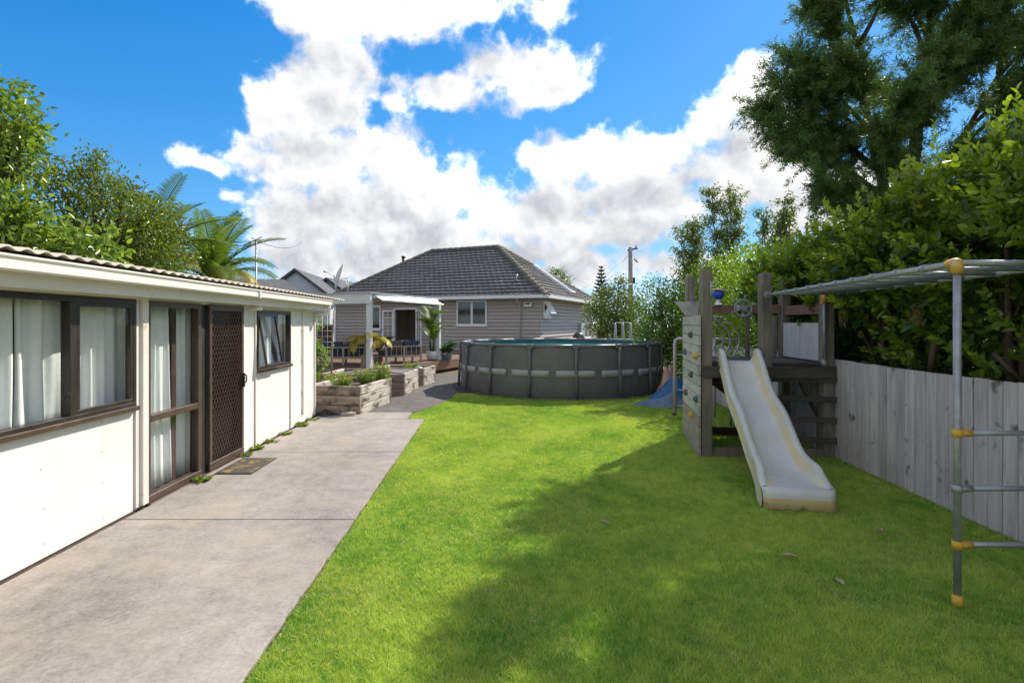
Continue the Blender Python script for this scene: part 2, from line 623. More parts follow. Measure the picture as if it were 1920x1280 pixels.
path = props(bpy.data.objects.new("path", None), kind="structure")
COL.objects.link(path)
ORG[path.name] = Vector((0, 0, 0))
ys = [-2.7, -.22, 2.24, 4.70, 7.17, 9.64, 10.36]
for i in range(len(ys) - 1):
    xr = -1.2 if i < 5 else -1.52
    mb = MB()
    # slab with a slightly ragged right edge
    n = 24
    pts = [(-3.235, ys[i] + .006), (xr, ys[i] + .006)]
    for j in range(1, n):
        pts.append((xr + random.uniform(-.009, .005), ys[i] + (ys[i + 1] - ys[i]) * j / n))
    pts += [(xr, ys[i + 1] - .006), (-3.235, ys[i + 1] - .006)]
    mb.prism([(x, y, -.08) for x, y in pts], (0, 0, .105))
    mb.build("concrete_slab", CONC, path, bevel=.004, seg=1)
mb = MB().prism([(-2.55, 10.37, -.05), (-1.54, 10.37, -.05), (-1.32, 10.85, -.05), (-1.07, 11.6, -.05), (-.92, 12.4, -.05), (-.88, 13.2, -.05), (-.95, 14.6, -.05),
                 (-.9, 18, -.05), (-2.6, 18, -.05)], (0, 0, .066))
structure(mb, "asphalt_path", ASPH)
structure(MB().add([(-6.8, 9.6, .008), (-2.4, 9.6, .008), (-2.4, 18.5, .008), (-6.8, 18.5, .008)], [(0, 1, 2, 3)]), "garden_soil", SOIL)
structure(MB().add([(-3.31, -2.7, .012), (-3.225, -2.7, .012), (-3.225, 10.0, .012), (-3.31, 10.0, .012)], [(0, 1, 2, 3)]), "wall_edge_soil", SOIL)

structure(MB().add([(-1.24, -3, .005), (-1.15, -3, .005), (-1.15, 9.7, .005), (-1.24, 9.7, .005)], [(0, 1, 2, 3)]), "path_edge_soil", SOIL)
POOL_C, POOL_R, POOL_H = (1.89, 14.85), 2.66, 1.22


def in_poly(x, y, poly):
    c = np.zeros(len(x), bool)
    j = len(poly) - 1
    for i in range(len(poly)):
        xi, yi = poly[i]; xj, yj = poly[j]
        c ^= ((yi > y) != (yj > y)) & (x < (xj - xi) * (y - yi) / (yj - yi + 1e-12) + xi)
        j = i
    return c


def vnoise(x, y, s, seed):
    """cheap smooth value noise on arrays"""
    r = np.random.default_rng(seed).random((64, 64))
    u, v = x * s + 31.7, y * s + 17.3
    i, j = np.floor(u).astype(int), np.floor(v).astype(int)
    f, g = u - i, v - j
    f, g = f * f * (3 - 2 * f), g * g * (3 - 2 * g)
    a = r[i % 64, j % 64]; b = r[(i + 1) % 64, j % 64]; c = r[i % 64, (j + 1) % 64]; d = r[(i + 1) % 64, (j + 1) % 64]
    return (a * (1 - f) + b * f) * (1 - g) + (c * (1 - f) + d * f) * g


def make_grass():
    N = 1150000
    # denser near the eye
    y = 1.9 + (13.2 - 1.9) * rng.random(N) ** 1.75
    x = rng.uniform(-1.55, 5.0, N)
    ok = in_poly(x + rng.normal(0, .012, N), y, LAWN_POLY)
    ok &= np.hypot(x - POOL_C[0], y - POOL_C[1]) > POOL_R + .05
    ok &= (x < 1.02 * y + .3)
    x, y = x[ok], y[ok]
    n = len(x)
    t = 1.25 * (.5 * vnoise(x, y, 1.3, 1) + .3 * vnoise(x, y, 5, 2) + .2 * vnoise(x, y, 17, 3)) - .08
    cl = vnoise(x, y, 22, 5) * .6 + vnoise(x, y, 55, 6) * .4
    h = (.014 + .017 * rng.random(n)) * (.7 + .5 * vnoise(x, y, 4, 4) + .5 * cl)
    w = .0028 + .0004 * y + .0028 * rng.random(n)
    az = rng.uniform(0, 2 * np.pi, n)
    lean = np.abs(rng.normal(0, .75, n)) * h
    ba = rng.uniform(0, 2 * np.pi, n)
    base = np.stack([x, y, np.full(n, .004)], 1)
    side = np.stack([np.cos(ba), np.sin(ba), np.zeros(n)], 1) * w[:, None] * .5
    tip = base + np.stack([np.cos(az) * lean, np.sin(az) * lean, h], 1)
    V = np.stack([base - side, base + side, tip], 1).reshape(-1, 3)
    tint = np.clip(t * .8 + (cl - .5) * .75 + .08 + rng.normal(0, .15, n), 0, .93)
    dry = rng.random(n) < (.03 + .30 * np.clip(vnoise(x, y, 1.7, 9) * .6 + vnoise(x, y, 6, 10) * .4 - .52, 0, 1) * 2)
    tint[dry] = 1.0
    me = faces_mesh("grass", V, np.arange(n * 3).reshape(n, 3), np.repeat(tint, 3))
    g = mesh_obj("grass", me, leaf_mat("grass_blade", (.130, .325, .036), (.56, .645, .14), (.64, .57, .25), trans=.30, rough=.55, spec=.3))
    props(g, "short mown green grass covering the lawn", "grass", kind="stuff")


make_grass()

# ------------------------------------------------------------------ the long white shed on the left
WX = -3.28
SY0, SY1 = -1.6, 9.94
shed = thing("garden_shed", "long low white sleepout shed with brown window frames beside the concrete path", "shed", (WX, 4.0, 0))


def panel(y0, y1, z0, z1, name="wall_panel"):
    return MB().box(WX - .09, WX, y0, y1, z0, z1).build(name, WALLP, shed)


BASE = .03
panel(SY0, 2.1, BASE, 2.06)
panel(2.102, 4.90, BASE, .995)
panel(2.102, 4.90, 1.965, 2.06)
panel(4.902, 5.07, BASE, 2.06)
panel(7.03, 7.44, BASE, 2.06)
panel(7.442, 8.69, BASE, 1.08)
panel(7.442, 8.69, 1.93, 2.06)
panel(8.692, 9.25, BASE, 2.06)
panel(9.252, SY1, BASE, 2.06)
panel(5.072, 7.028, 1.965, 2.06)
# timber sill plate, end and rear walls, floor, ceiling
MB().box(WX - .08, WX - .01, SY0, SY1 - .02, 0, .03).build("sill_plate", mat("dark_base", (.10, .08, .065), (.06, .05, .04), scale=10, rough=.9), shed)
MB().box(-6.6, WX - .092, SY1 - .1, SY1 - .002, 0.0, 2.3).build("end_wall", WALLP, shed)
MB().box(-6.6, WX - .092, SY0, SY0 + .1, 0.0, 2.3).build("end_wall", WALLP, shed)
MB().box(-6.7, -6.602, SY0, SY1, 0.0, 2.4).build("rear_wall", WALLP, shed)
MB().box(-6.6, WX - .095, SY0 + .1, SY1 - .1, .02, .05).build("floor", mat("shed_floor", (.12, .10, .085), (.09, .075, .06), scale=4, rough=.7), shed)
MB().box(-6.6, WX - .095, SY0 + .1, SY1 - .1, 2.07, 2.10).build("ceiling", INTERIOR, shed)
MB().box(-5.3, -5.25, SY0 + .1, SY1 - .1, .05, 2.07).build("inner_partition", INTERIOR, shed)

# cover battens
for y0, y1, p in ((4.905, 4.945, .018), (4.975, 5.06, .038), (7.035, 7.065, .02), (7.40, 7.435, .02), (8.70, 8.735, .02), (9.895, 9.945, .02)):
    MB().box(WX, WX + p, y0, y1, BASE + .02, 2.02).build("cover_batten", TRIM, shed, bevel=.003, seg=1)
MB().box(WX, WX + .025, SY0, 5.0, 1.972, 2.02).build("head_batten", TRIM, shed)
MB().box(WX, WX + .025, 7.068, 9.89, 1.945, 2.02).build("head_batten", TRIM, shed)

# eaves: soffit, fascia, gutter
MB().box(-3.12, WX + .03, SY0, SY1 + .06, 2.022, 2.035).build("soffit", TRIM, shed)
for a, b in ((SY0, 5.32), (5.324, SY1 + .08)):
    MB().box(-3.120, -3.088, a, b, 1.985, 2.17).build("fascia_board", TRIM, shed, bevel=.004, seg=1)
gp = [(-3.086, 2.165), (-3.086, 2.085), (-3.000, 2.080), (-2.985, 2.092), (-2.985, 2.150), (-2.970, 2.168), (-2.970, 2.182), (-2.990, 2.182), (-2.990, 2.172), (-2.997, 2.150), (-2.997, 2.098), (-3.074, 2.098), (-3.074, 2.165)]
for a, b in ((SY0, 6.88), (6.886, 10.05)):
    mb = MB().prism([(x, a, z) for x, z in gp], (0, b - a, 0))
    mb.build("gutter", GUTTER, shed)
MB().box(-3.086, -2.975, 10.05, 10.056, 2.08, 2.182).build("gutter_end", GUTTER, shed)
MB().box(-3.09, -2.966, 6.865, 6.90, 2.074, 2.186).build("gutter_joiner", GUTTER, shed)

# corrugated cement roof, sheet by sheet
PITCH, AMP = .142, .0115
sheet_me = None
sw = PITCH * 8
k = 0
y = SY0 - .1
while y < 10.0:
    if sheet_me is None:
        mb = MB()
        n = 8 * 8
        L = 3.9
        def wv(u):
            return AMP * math.cos(2 * math.pi * u / PITCH)
        top = lambda i, j: (-L * j, sw * i, L * j * .075 + wv(sw * i) + .010)
        bot = lambda i, j: (-L * j, sw * i, L * j * .075 + wv(sw * i))
        mb.grid(top, n, 2)
        mb.grid(bot, n, 2, flip=True)
        e = [(0, sw * i / n, wv(sw * i / n)) for i in range(n + 1)]
        vs = e + [(a, b, c + .010) for a, b, c in e]
        mb.add(vs, [(i, i + 1, n + 2 + i, n + 1 + i) for i in range(n)])
        mb.v = [(a + ORG[shed.name].x, b + ORG[shed.name].y, c) for a, b, c in mb.v]
        o = mb.build("roof_sheet", ROOFA, shed)
        sheet_me = o.data
    else:
        o = mesh_obj("roof_sheet", sheet_me, None, shed)
    o.location = Vector((-2.955, y, 2.212)) - ORG[shed.name]
    y += sw - .0005
    k += 1


# windows
def shed_window(y0, y1, z0, z1, splits, name="window", tilt=None):
    """aluminium window; splits = mullion positions; returns the window part"""
    fr = .045
    w = MB()
    x0, x1 = WX - .05, WX + .03
    w.box(x0, x1, y0, y1, z0, z0 + fr).box(x0, x1, y0, y1, z1 - fr, z1)
    w.box(x0, x1 - .001, y0, y0 + fr, z0 + fr, z1 - fr).box(x0, x1 - .001, y1 - fr, y1, z0 + fr, z1 - fr)
    for s in splits:
        w.box(x0, x1 - .002, s - .035, s + .035, z0 + fr, z1 - fr)
    win = w.build(name, BRONZED, shed, bevel=.003, seg=1)
    MB().box(WX - .02, WX + .055, y0 - .01, y1 + .012, z0 - .03, z0 + .012).build("sill", BRONZE, win, bevel=.004, seg=1)
    edges = [y0 + fr] + [v for s in splits for v in (s - .035, s + .035)] + [y1 - fr]
    return win, edges, (z0 + fr, z1 - fr)


def sash(win, y0, y1, z0, z1, x=WX + .012, ang=0.0, w=.035):
    """a sash with its pane; ang opens it outwards round its top edge"""
    piv = Vector((x, 0, z1))
    ca, sa = math.cos(ang), math.sin(ang)
    def tr(mb):
        out = []
        for (a, b, c) in mb.v:
            dx, dz = a - piv.x, c - piv.z
            out.append((piv.x + dx * ca - dz * sa, b, piv.z + dx * sa + dz * ca))
        mb.v = out
        return mb
    f = MB()
    f.box(x - .015, x + .015, y0, y1, z0, z0 + w).box(x - .015, x + .015, y0, y1, z1 - w, z1)
    f.box(x - .014, x + .014, y0, y0 + w, z0 + w, z1 - w).box(x - .014, x + .014, y1 - w, y1, z0 + w, z1 - w)
    tr(f).build("sash", BRONZED, win, bevel=.003, seg=1)
    tr(MB().box(x - .003, x + .003, y0 + w, y1 - w, z0 + w, z1 - w)).build("pane", GLASS, win)


win, ed, (za, zb) = shed_window(2.1, 4.90, .985, 1.965, [3.0, 4.16])
sash(win, ed[0], ed[1], za, zb)
MB().box(WX - .013, WX - .007, ed[2], ed[3], za, zb).build("pane", GLASS, win)
sash(win, ed[4], ed[5], za, zb)
mb = MB().beam((WX + .0, 4.07, 1.18), (WX + .045, 4.10, 1.20), .012, .02).beam((WX + .03, 4.085, 1.16), (WX + .03, 4.105, 1.23), .012, .012)
mb.build("latch", BLACK, win)
win2, ed, (za, zb) = shed_window(7.445, 8.688, 1.085, 1.93, [8.12])
sash(win2, ed[0], ed[1], za, zb, ang=R(9))
MB().box(WX - .013, WX - .007, ed[2], ed[3], za, zb).build("pane", GLASS, win2)
MB().beam((WX, 7.95, za + .2), (WX + .13, 8.05, za + .17), .01, .01).build("stay", BLACK, win2)

# glazed side light and security door
sl = MB()
a, b = 5.072, 6.02
x0, x1 = WX - .06, WX + .02
sl.box(x0, x1, a, b, .035, .10).box(x0, x1, a, b, 1.91, 1.965).box(x0, x1 - .001, a, a + .05, .10, 1.91).box(x0, x1 - .001, b - .07, b, .10, 1.91).box(x0, x1 - .002, a + .05, b - .07, .80, .865)
side = sl.build("side_light", BRONZE, shed, bevel=.004, seg=1)
MB().box(WX - .03, WX - .024, a + .05, b - .07, .10, .80).build("pane", GLASS, side)
MB().box(WX - .03, WX - .024, a + .05, b - .07, .865, 1.91).build("pane", GLASS, side)
MB().box(WX - .17, WX - .13, 5.70, 5.78, .06, 1.96).build("inner_stile", BRONZE, side)
MB().box(WX - .06, WX + .05, a, 7.028, .0, .033).build("threshold", BRONZE, shed, bevel=.004, seg=1)

door = MB()
a, b = 6.165, 7.02
door.box(WX - .06, WX - .005, 6.022, 6.16, .035, 1.965)
MBd = door.build("door_jamb", BLACK, shed)
d = MB()
x0, x1 = WX + .0, WX + .035
fr = .062
d.box(x0, x1, a, b, .04, .04 + .09).box(x0, x1, a, b, 1.962 - fr, 1.962).box(x0, x1 - .001, a, a + fr, .13, 1.962 - fr).box(x0, x1 - .001, b - fr, b, .13, 1.962 - fr)
sdoor = d.build("security_door", BRONZE, shed, bevel=.005, seg=1)
g = MB()
ga, gb, gz0, gz1 = a + fr, b - fr, .13, 1.962 - fr
pit, sl_ = .066, 1.62
for sg in (1, -1):
    c = -4.0
    while c < 4.0:
        # z = gz0 + sl*(y-ga)*sg + c clipped to the opening
        ya, yb = ga, gb
        za_, zb_ = gz0 + sl_ * sg * 0 + c, gz0 + sl_ * sg * (gb - ga) + c
        pts = []
        p0, p1 = Vector((ya, za_)), Vector((yb, zb_))
        t0, t1 = 0.0, 1.0
        dz = zb_ - za_
        for lim, sgn in ((gz0, 1), (gz1, -1)):
            f0, f1 = (za_ - lim) * sgn, (zb_ - lim) * sgn
            if f0 < 0 and f1 < 0:
                t0, t1 = 1, 0
                break
            if f0 < 0: t0 = max(t0, f0 / (f0 - f1))
            if f1 < 0: t1 = min(t1, f0 / (f0 - f1))
        if t1 - t0 > .01:
            q0, q1 = p0.lerp(p1, t0), p0.lerp(p1, t1)
            g.beam((WX + .018 + .003 * sg, q0.x, q0.y), (WX + .018 + .003 * sg, q1.x, q1.y), .007, .009, up=(1, 0, 0))
        c += pit * sl_
g.build("diamond_grille", BRONZE, sdoor)
MB().box(WX - .055, WX - .045, a, b, .04, 1.962).build("inner_door", mat("inner_door_dark", (.022, .02, .02), (.03, .027, .026), scale=3, rough=.25), shed)
MB().box(WX + .03, WX + .06, b - .055, b - .02, .92, 1.10).tube([(WX + .05, b - .04, .97), (WX + .085, b - .04, .99), (WX + .085, b - .04, 1.07), (WX + .05, b - .04, 1.09)], .009, 6).build("handle", BLACK, sdoor)

# conduit with clips, bulkhead light hood, downpipe
mb = MB().tube([(WX + .10, 9.40, 2.015), (WX + .05, 9.32, 2.005), (WX + .018, 9.262, 1.94), (WX + .018, 9.262, .16)], .012, 8)
cond = mb.build("conduit", TRIM, shed)
for z in (1.62, 1.1, .55, .22):
    MB().box(WX, WX + .034, 9.25, 9.285, z, z + .03).build("pipe_clip", TRIM, cond)
mb = MB().lathe([(0, 0), (.075, 0), (.085, .01), (.085, .045), (.07, .06), (.055, .075), (0, .08)], (WX + .10, 7.22, 1.925), 18)
lh = mb.build("light_fitting", TRIM, shed)
MB().box(WX + .001, WX + .08, 7.15, 7.29, 1.94, 1.99).build("mounting_plate", TRIM, lh)
mb = MB().tube([(-3.03, 9.98, 2.09), (-3.03, 9.98, 2.01), (-3.035, 9.985, 1.97), (-3.08, 9.99, 1.93), (-3.22, 10.0, 1.925), (-3.30, 10.0, 1.90), (-3.32, 10.0, 1.84), (-3.32, 10.0, .05)], .034, 12)
mb.build("downpipe", TRIM, shed)
MB().tube([(WX + .15, 9.86, 2.0), (WX + .012, 9.88, 1.76)], .011, 6).tube([(WX + .15, 9.78, 2.0), (WX + .012, 9.80, 1.78)], .008, 6).build("eave_bracket", TRIM, shed)


# curtains
def curtain(label, y0, y1, z0, z1, x=-3.43, folds=7, amp=.021, pinch=0.0, seed=0):
    rr = random.Random(seed)
    ph = [rr.uniform(0, 6.28) for _ in range(6)]
    def fn(u, v):
        yy = y0 + (y1 - y0) * (u + pinch * (v - .5) * (.5 - u))
        a = amp * (math.sin(2 * math.pi * folds * u + ph[0] + .6 * math.sin(3 * v + ph[1])) + .45 * math.sin(2 * math.pi * folds * 1.7 * u + ph[2]))
        return (x + a * (1.15 - .35 * v), yy, z0 + (z1 - z0) * v)
    mb = MB().grid(fn, folds * 14, 8)
    o = single(mb, "curtain", CURT, label, "curtain", (x, (y0 + y1) / 2, z0), group="white curtains inside the shed windows")
    s = o.modifiers.new("thickness", 'SOLIDIFY'); s.thickness = .003
    return o


curtain("broad white curtain behind the big window at the photo's left edge", 2.12, 3.80, .93, 1.99, folds=8, seed=1)
curtain("bunched white curtain beside the thick brown mullion of the big window", 3.83, 4.34, .93, 1.98, folds=3, seed=2)
curtain("white curtain behind the openable right-hand sash of the big window", 4.38, 4.98, .93, 1.985, folds=4, seed=3)
curtain("white curtain behind the left half of the full-height glass panel", 5.28, 5.67, .07, 1.97, folds=3, seed=4, pinch=.25)
curtain("white curtain behind the right half of the full-height glass panel beside the door", 5.82, 6.08, .07, 1.97, folds=3, seed=5, pinch=-.5)
curtain("white curtain behind the tilted open sash of the small window", 7.75, 8.44, 1.0, 1.96, folds=4, seed=6)
curtain("white curtain behind the fixed right pane of the small window", 8.48, 8.98, 1.0, 1.96, folds=4, seed=8)

# doormat
mm = mat("coir_mat", (.055, .045, .04), (.10, .085, .06), scale=60, rough=.95, bump=.6, bscale=200, c3=(.28, .19, .06), s3=7, lo3=.52, hi3=.6, st3=(1, 1, 1))
mt = thing("doormat", "dark worn doormat with yellowish pattern on the concrete outside the security door", "doormat", (-2.95, 6.46, .025))
MB().box(-3.14, -2.76, 6.12, 6.80, .0255, .036).build("mat_pile", mm, mt, bevel=.003, seg=1)
mb = MB()
for (x0, x1, y0, y1) in ((-3.165, -2.735, 6.095, 6.12), (-3.165, -2.735, 6.80, 6.825), (-3.165, -3.14, 6.12, 6.80), (-2.76, -2.735, 6.12, 6.80)):
    mb.box(x0, x1, y0, y1, .0255, .033)
mb.build("rubber_border", BLACK, mt)

# nail heads on the cladding sheets
mb = MB()
gN = random.Random(4)
for yy in (2.7, 3.3, 3.9, 4.5):
    for zz in (.12, .40, .68, .94):
        y_, z_ = yy + gN.uniform(-.03, .03), zz + gN.uniform(-.02, .02)
        mb.tube([(WX - .001, y_, z_), (WX + .0015, y_, z_)], .006, 6)
for yy in (7.25, 7.8, 8.4, 9.05, 9.6):
    for zz in (.15, .55, .95, 1.4):
        if 7.44 < yy < 8.69 and zz > 1.05:
            continue
        mb.tube([(WX - .001, yy, zz), (WX + .0015, yy, zz)], .005, 6)
mb.build("nail_heads", mat("nail_grey", (.30, .27, .24), rough=.7), shed)["kind"] = "stuff"

# ------------------------------------------------------------------ grey weatherboard house
HC = Vector((2.27, 24.66, 0))
HR = R(-24)
HM = Matrix.Translation(HC) @ Matrix.Rotation(HR, 4, 'Z')
BOARD = mat("weatherboard_grey", (.42, .385, .35), (.39, .355, .325), scale=3, rough=.6, rnd=.04)
HWHITE = mat("house_white", (.78, .79, .80), (.72, .73, .74), scale=3, rough=.45)
TILE = mat("concrete_tile", (.118, .114, .116), (.078, .076, .079), scale=6, rough=.9, bump=.4, bscale=40, c3=(.175, .168, .16), s3=2.5, lo3=.5, hi3=.72, c4=(.20, .19, .16), s4=22, lo4=.63, hi4=.75)
RIDGEM = mat("ridge_tile", (.19, .17, .135), (.12, .108, .09), scale=7, rough=.92, bump=.4, bscale=40, c3=(.19, .175, .125), s3=6, rnd=.15)
house = thing("weatherboard_house", "grey weatherboard house with hipped dark tiled roof behind the pool", "house", HC, HR, local=True)
WL, WD, EZ, BZ = 11.9, 10.0, 2.93, .25
OPEN = (-7.95, -6.68, .42, 2.46)     # french door opening
fw = MB().box(-WL + .01, OPEN[0], .02, .12, 0, EZ).box(OPEN[1], -.01, .02, .12, 0, EZ).box(OPEN[0], OPEN[1], .02, .12, OPEN[3], EZ).box(OPEN[0], OPEN[1], .02, .12, 0, OPEN[2])
fwall = fw.build("front_wall", INTERIOR, house)
swall = MB().box(-.12, -.02, .13, WD, 0, EZ).build("side_wall", INTERIOR, house)
MB().box(-WL, -.13, WD - .1, WD, 0, EZ).build("rear_wall", INTERIOR, house)
MB().box(-WL, -WL + .1, .13, WD - .11, 0, EZ).build("side_wall", INTERIOR, house)
BH = .172
nb = int((EZ - BZ) / BH) + 1


def lap(mb, a, b, z):
    """one lapped board along local x from a to b: thicker at its foot"""
    z1 = min(z + BH - .016, EZ)
    mb.add([(a, .02, z), (b, .02, z), (b, -.045, z), (a, -.045, z), (a, .02, z1), (b, .02, z1), (b, .006, z1 + .004), (a, .006, z1 + .004)],
           [(0, 1, 2, 3), (3, 2, 6, 7), (7, 6, 5, 4), (0, 3, 7, 4), (2, 1, 5, 6)])


for i in range(nb):
    z = BZ + i * BH
    mb = MB()
    if z < OPEN[3] and z + BH > OPEN[2]:
        lap(mb, -WL + .06, OPEN[0] - .06, z); lap(mb, OPEN[1] + .06, 0, z)
    else:
        lap(mb, -WL + .06, 0, z)
    mb.build("weatherboard", BOARD, fwall)
    mb = MB()
    z1 = min(z + BH - .016, EZ)
    mb.add([(-.02, -.0, z), (-.02, WD, z), (.045, WD, z), (.045, -.045, z), (-.02, 0, z1), (-.02, WD, z1), (-.006, WD, z1 + .004), (-.006, -.006, z1 + .004)],
           [(3, 2, 1, 0), (2, 3, 7, 6), (6, 7, 4, 5), (3, 0, 4, 7), (1, 2, 6, 5)])
    mb.build("weatherboard", BOARD, swall)
MB().box(-WL - .02, -WL + .10, -.065, .02, BZ, EZ).build("corner_board", HWHITE, house)

# roof
t_, s_, ZE, ZR = 4.1, 4.23, 3.0, 5.95
EA = Vector((.5, -.5, ZE)); EL = Vector((-WL - .55, -.5, ZE)); EB = Vector((.5, WD + .6, ZE)); EBL = Vector((-WL - .55, WD + .6, ZE))
AP = Vector((.5 - t_, -.5 + t_, ZR)); AL = Vector((.5 - t_ - s_, -.5 + t_, ZR))
under = MB().add([EA, EL, AL, AP, EB, EBL], [(0, 3, 2, 1), (0, 4, 3), (4, 5, 2, 3), (1, 2, 5)])
roof = under.build("roof", TILE, house)


def tile_face(e0, e1, r0, r1, courses, skip_before=0):
    """rows of rolled tiles between the eave e0-e1 and the ridge r0-r1, each course one strip"""
    e0, e1, r0, r1 = map(Vector, (e0, e1, r0, r1))
    along = (e1 - e0).normalized()
    nrmv = (e1 - e0).cross(r0 - e0).normalized()
    if nrmv.z < 0:
        nrmv = -nrmv
    W = .30
    for i in range(courses):
        v0, v1 = i / courses, (i + 1) / courses + .012
        v1 = min(v1, 1.0)
        a0, b0 = e0.lerp(r0, v0), e1.lerp(r1, v0)
        a1, b1 = e0.lerp(r0, v1), e1.lerp(r1, v1)
        vm_ = (v0 + v1) / 2
        am, bm_ = e0.lerp(r0, vm_), e1.lerp(r1, vm_)
        s0, s1 = (am - e0).dot(along), (bm_ - e0).dot(along)
        up = ((a1 - a0) - along * (a1 - a0).dot(along))
        n = max(4, int((s1 - s0) / (W / 6)))
        org = e0 + up * 0 + ((a0 - e0) - along * (a0 - e0).dot(along))
        lowr, topr, lip = [], [], []
        for j in range(n + 1):
            s = s0 + (s1 - s0) * j / n
            ph = (s / W + (i % 2) * .5) % 1.0
            roll = .013 * max(0.0, math.sin(math.pi * min(1, ph * 1.6))) + .004 * math.sin(ph * 17 + i)
            jit = .006 * math.sin(int(s / W + (i % 2) * .5) * 12.9 + i * 7.1)
            lowr.append(org + along * s + nrmv * (.088 + roll + jit))
            topr.append(org + along * s + up + nrmv * (.020 + roll))
            lip.append(org + along * s + nrmv * (.012 + roll * .3))
        vs = lip + lowr + topr
        m = n + 1
        fs = [(j, j + 1, m + j + 1, m + j) for j in range(n)] + [(m + j, m + j + 1, 2 * m + j + 1, 2 * m + j) for j in range(n)]
        o = MB().add(vs, fs).build("tile_course", TILE, roof)


tile_face(EL, EA, AL, AP, 17)
tile_face(EA, EB, AP, AP, 17)
tile_face(EBL, EL, AL, AL, 17)


def caps(p, q, n):
    p, q = Vector(p), Vector(q)
    d = (q - p) / n
    L = d.length
    dn = d.normalized()
    side = dn.cross(Vector((0, 0, 1))).normalized()
    up = side.cross(dn)
    me = None
    for i in range(n):
        if me is None:
            mb = MB()
            prof = [(-.15, -.06), (-.13, .01), (-.07, .06), (0, .075), (.07, .06), (.13, .01), (.15, -.06)]
            for k_, (y0, y1, g) in enumerate(((0, L * 1.08, 1.0),)):
                vs = []
                for yy, gg, lift in ((-.0, 1.12, .018), (L * 1.1, .96, 0)):
                    vs += [(x * gg, yy, z * gg + lift) for x, z in prof]
                n_ = len(prof)
                mb.add(vs, [(j, j + 1, n_ + j + 1, n_ + j) for j in range(n_ - 1)], True)
                mb.add([vs[j] for j in range(n_)], [tuple(range(n_))])
            o = mb.build("ridge_tile", RIDGEM, roof)
            me = o.data
        else:
            o = mesh_obj("ridge_tile", me, None, roof)
        o.matrix_local = Matrix.Translation(p + d * i + up * .05) @ Matrix((side, dn, up)).transposed().to_4x4()


caps(EA, AP, 17)
caps(EL, AL, 17)
caps(AL, AP, 11)
caps(EB, AP, 20)
# eaves
MB().box(-WL - .54, .49, -.49, .0, EZ + .005, EZ + .02).box(-.0, .49, .0, WD + .59, EZ + .005, EZ + .02).build("soffit", HWHITE, house)
MB().box(-WL - .56, .5, -.585, -.49, EZ - .03, EZ + .12).build("gutter", HWHITE, house, bevel=.01)
MB().box(.49, .585, -.585, WD + .6, EZ - .03, EZ + .12).build("gutter", HWHITE, house, bevel=.01)
MB().tube([(-.95, -.54, EZ - .02), (-.95, -.45, EZ - .12), (-.95, -.07, EZ - .35), (-.95, -.065, EZ - .5), (-.95, -.065, .1)], .04, 10).build("downpipe", BOARD, house)


def house_window(x0, x1, z0, z1, mull, name="window", side=False):
    tr = .085
    def pt(mb):
        if side:
            mb.v = [(-y, x, z) for x, y, z in mb.v]
            mb.f = [f[::1] for f in mb.f]
        return mb
    f = MB().box(x0, x1, -.075, .02, z0, z0 + tr).box(x0, x1, -.075, .02, z1 - tr, z1).box(x0, x0 + tr, -.074, .02, z0 + tr, z1 - tr).box(x1 - tr, x1, -.074, .02, z0 + tr, z1 - tr)
    for m_ in mull:
        f.box(m_ - .055, m_ + .055, -.073, .02, z0 + tr, z1 - tr)
    w = pt(f).build(name, HWHITE, house, bevel=.006, seg=1)
    pt(MB().box(x0 - .04, x1 + .04, -.10, .02, z0 - .05, z0)).build("sill", HWHITE, w)
    ed = [x0 + tr] + [q for m_ in mull for q in (m_ - .055, m_ + .055)] + [x1 - tr]
    for i in range(0, len(ed), 2):
        pt(MB().box(ed[i], ed[i + 1], -.055, -.050, z0 + tr, z1 - tr)).build("pane", DGLASS, w)
    return w


house_window(-4.31, -2.66, 1.64, 2.88, [-3.47])
house_window(-9.5, -8.82, 1.42, 2.70, [])
sw_ = house_window(.42, 1.45, 2.02, 2.80, [], side=True)
MB().add([(.06, .5, 2.72), (.06, 1.37, 2.72), (.36, 1.37, 2.22), (.36, .5, 2.22), (.09, .5, 2.73), (.09, 1.37, 2.73), (.39, 1.37, 2.23), (.39, .5, 2.23)],
         [(0, 1, 2, 3), (7, 6, 5, 4), (0, 4, 5, 1), (1, 5, 6, 2), (2, 6, 7, 3), (3, 7, 4, 0)]).build("open_sash", HWHITE, sw_)
house_window(8.1, 9.9, .85, 2.35, [9.0], side=True)
# flood light and meter box
fl = MB().box(-.72, -.36, -.16, -.03, 2.52, 2.72).build("flood_light", HWHITE, house, bevel=.02)
MB().box(-.66, -.42, -.165, -.158, 2.62, 2.69).build("lamp_glass", BLACK, fl)
MB().box(.02, .2, 6.9, 7.5, .75, 1.75).build("meter_box", mat("meter_blue", (.42, .50, .58), (.38, .45, .52), scale=3, rough=.5), house, bevel=.01)
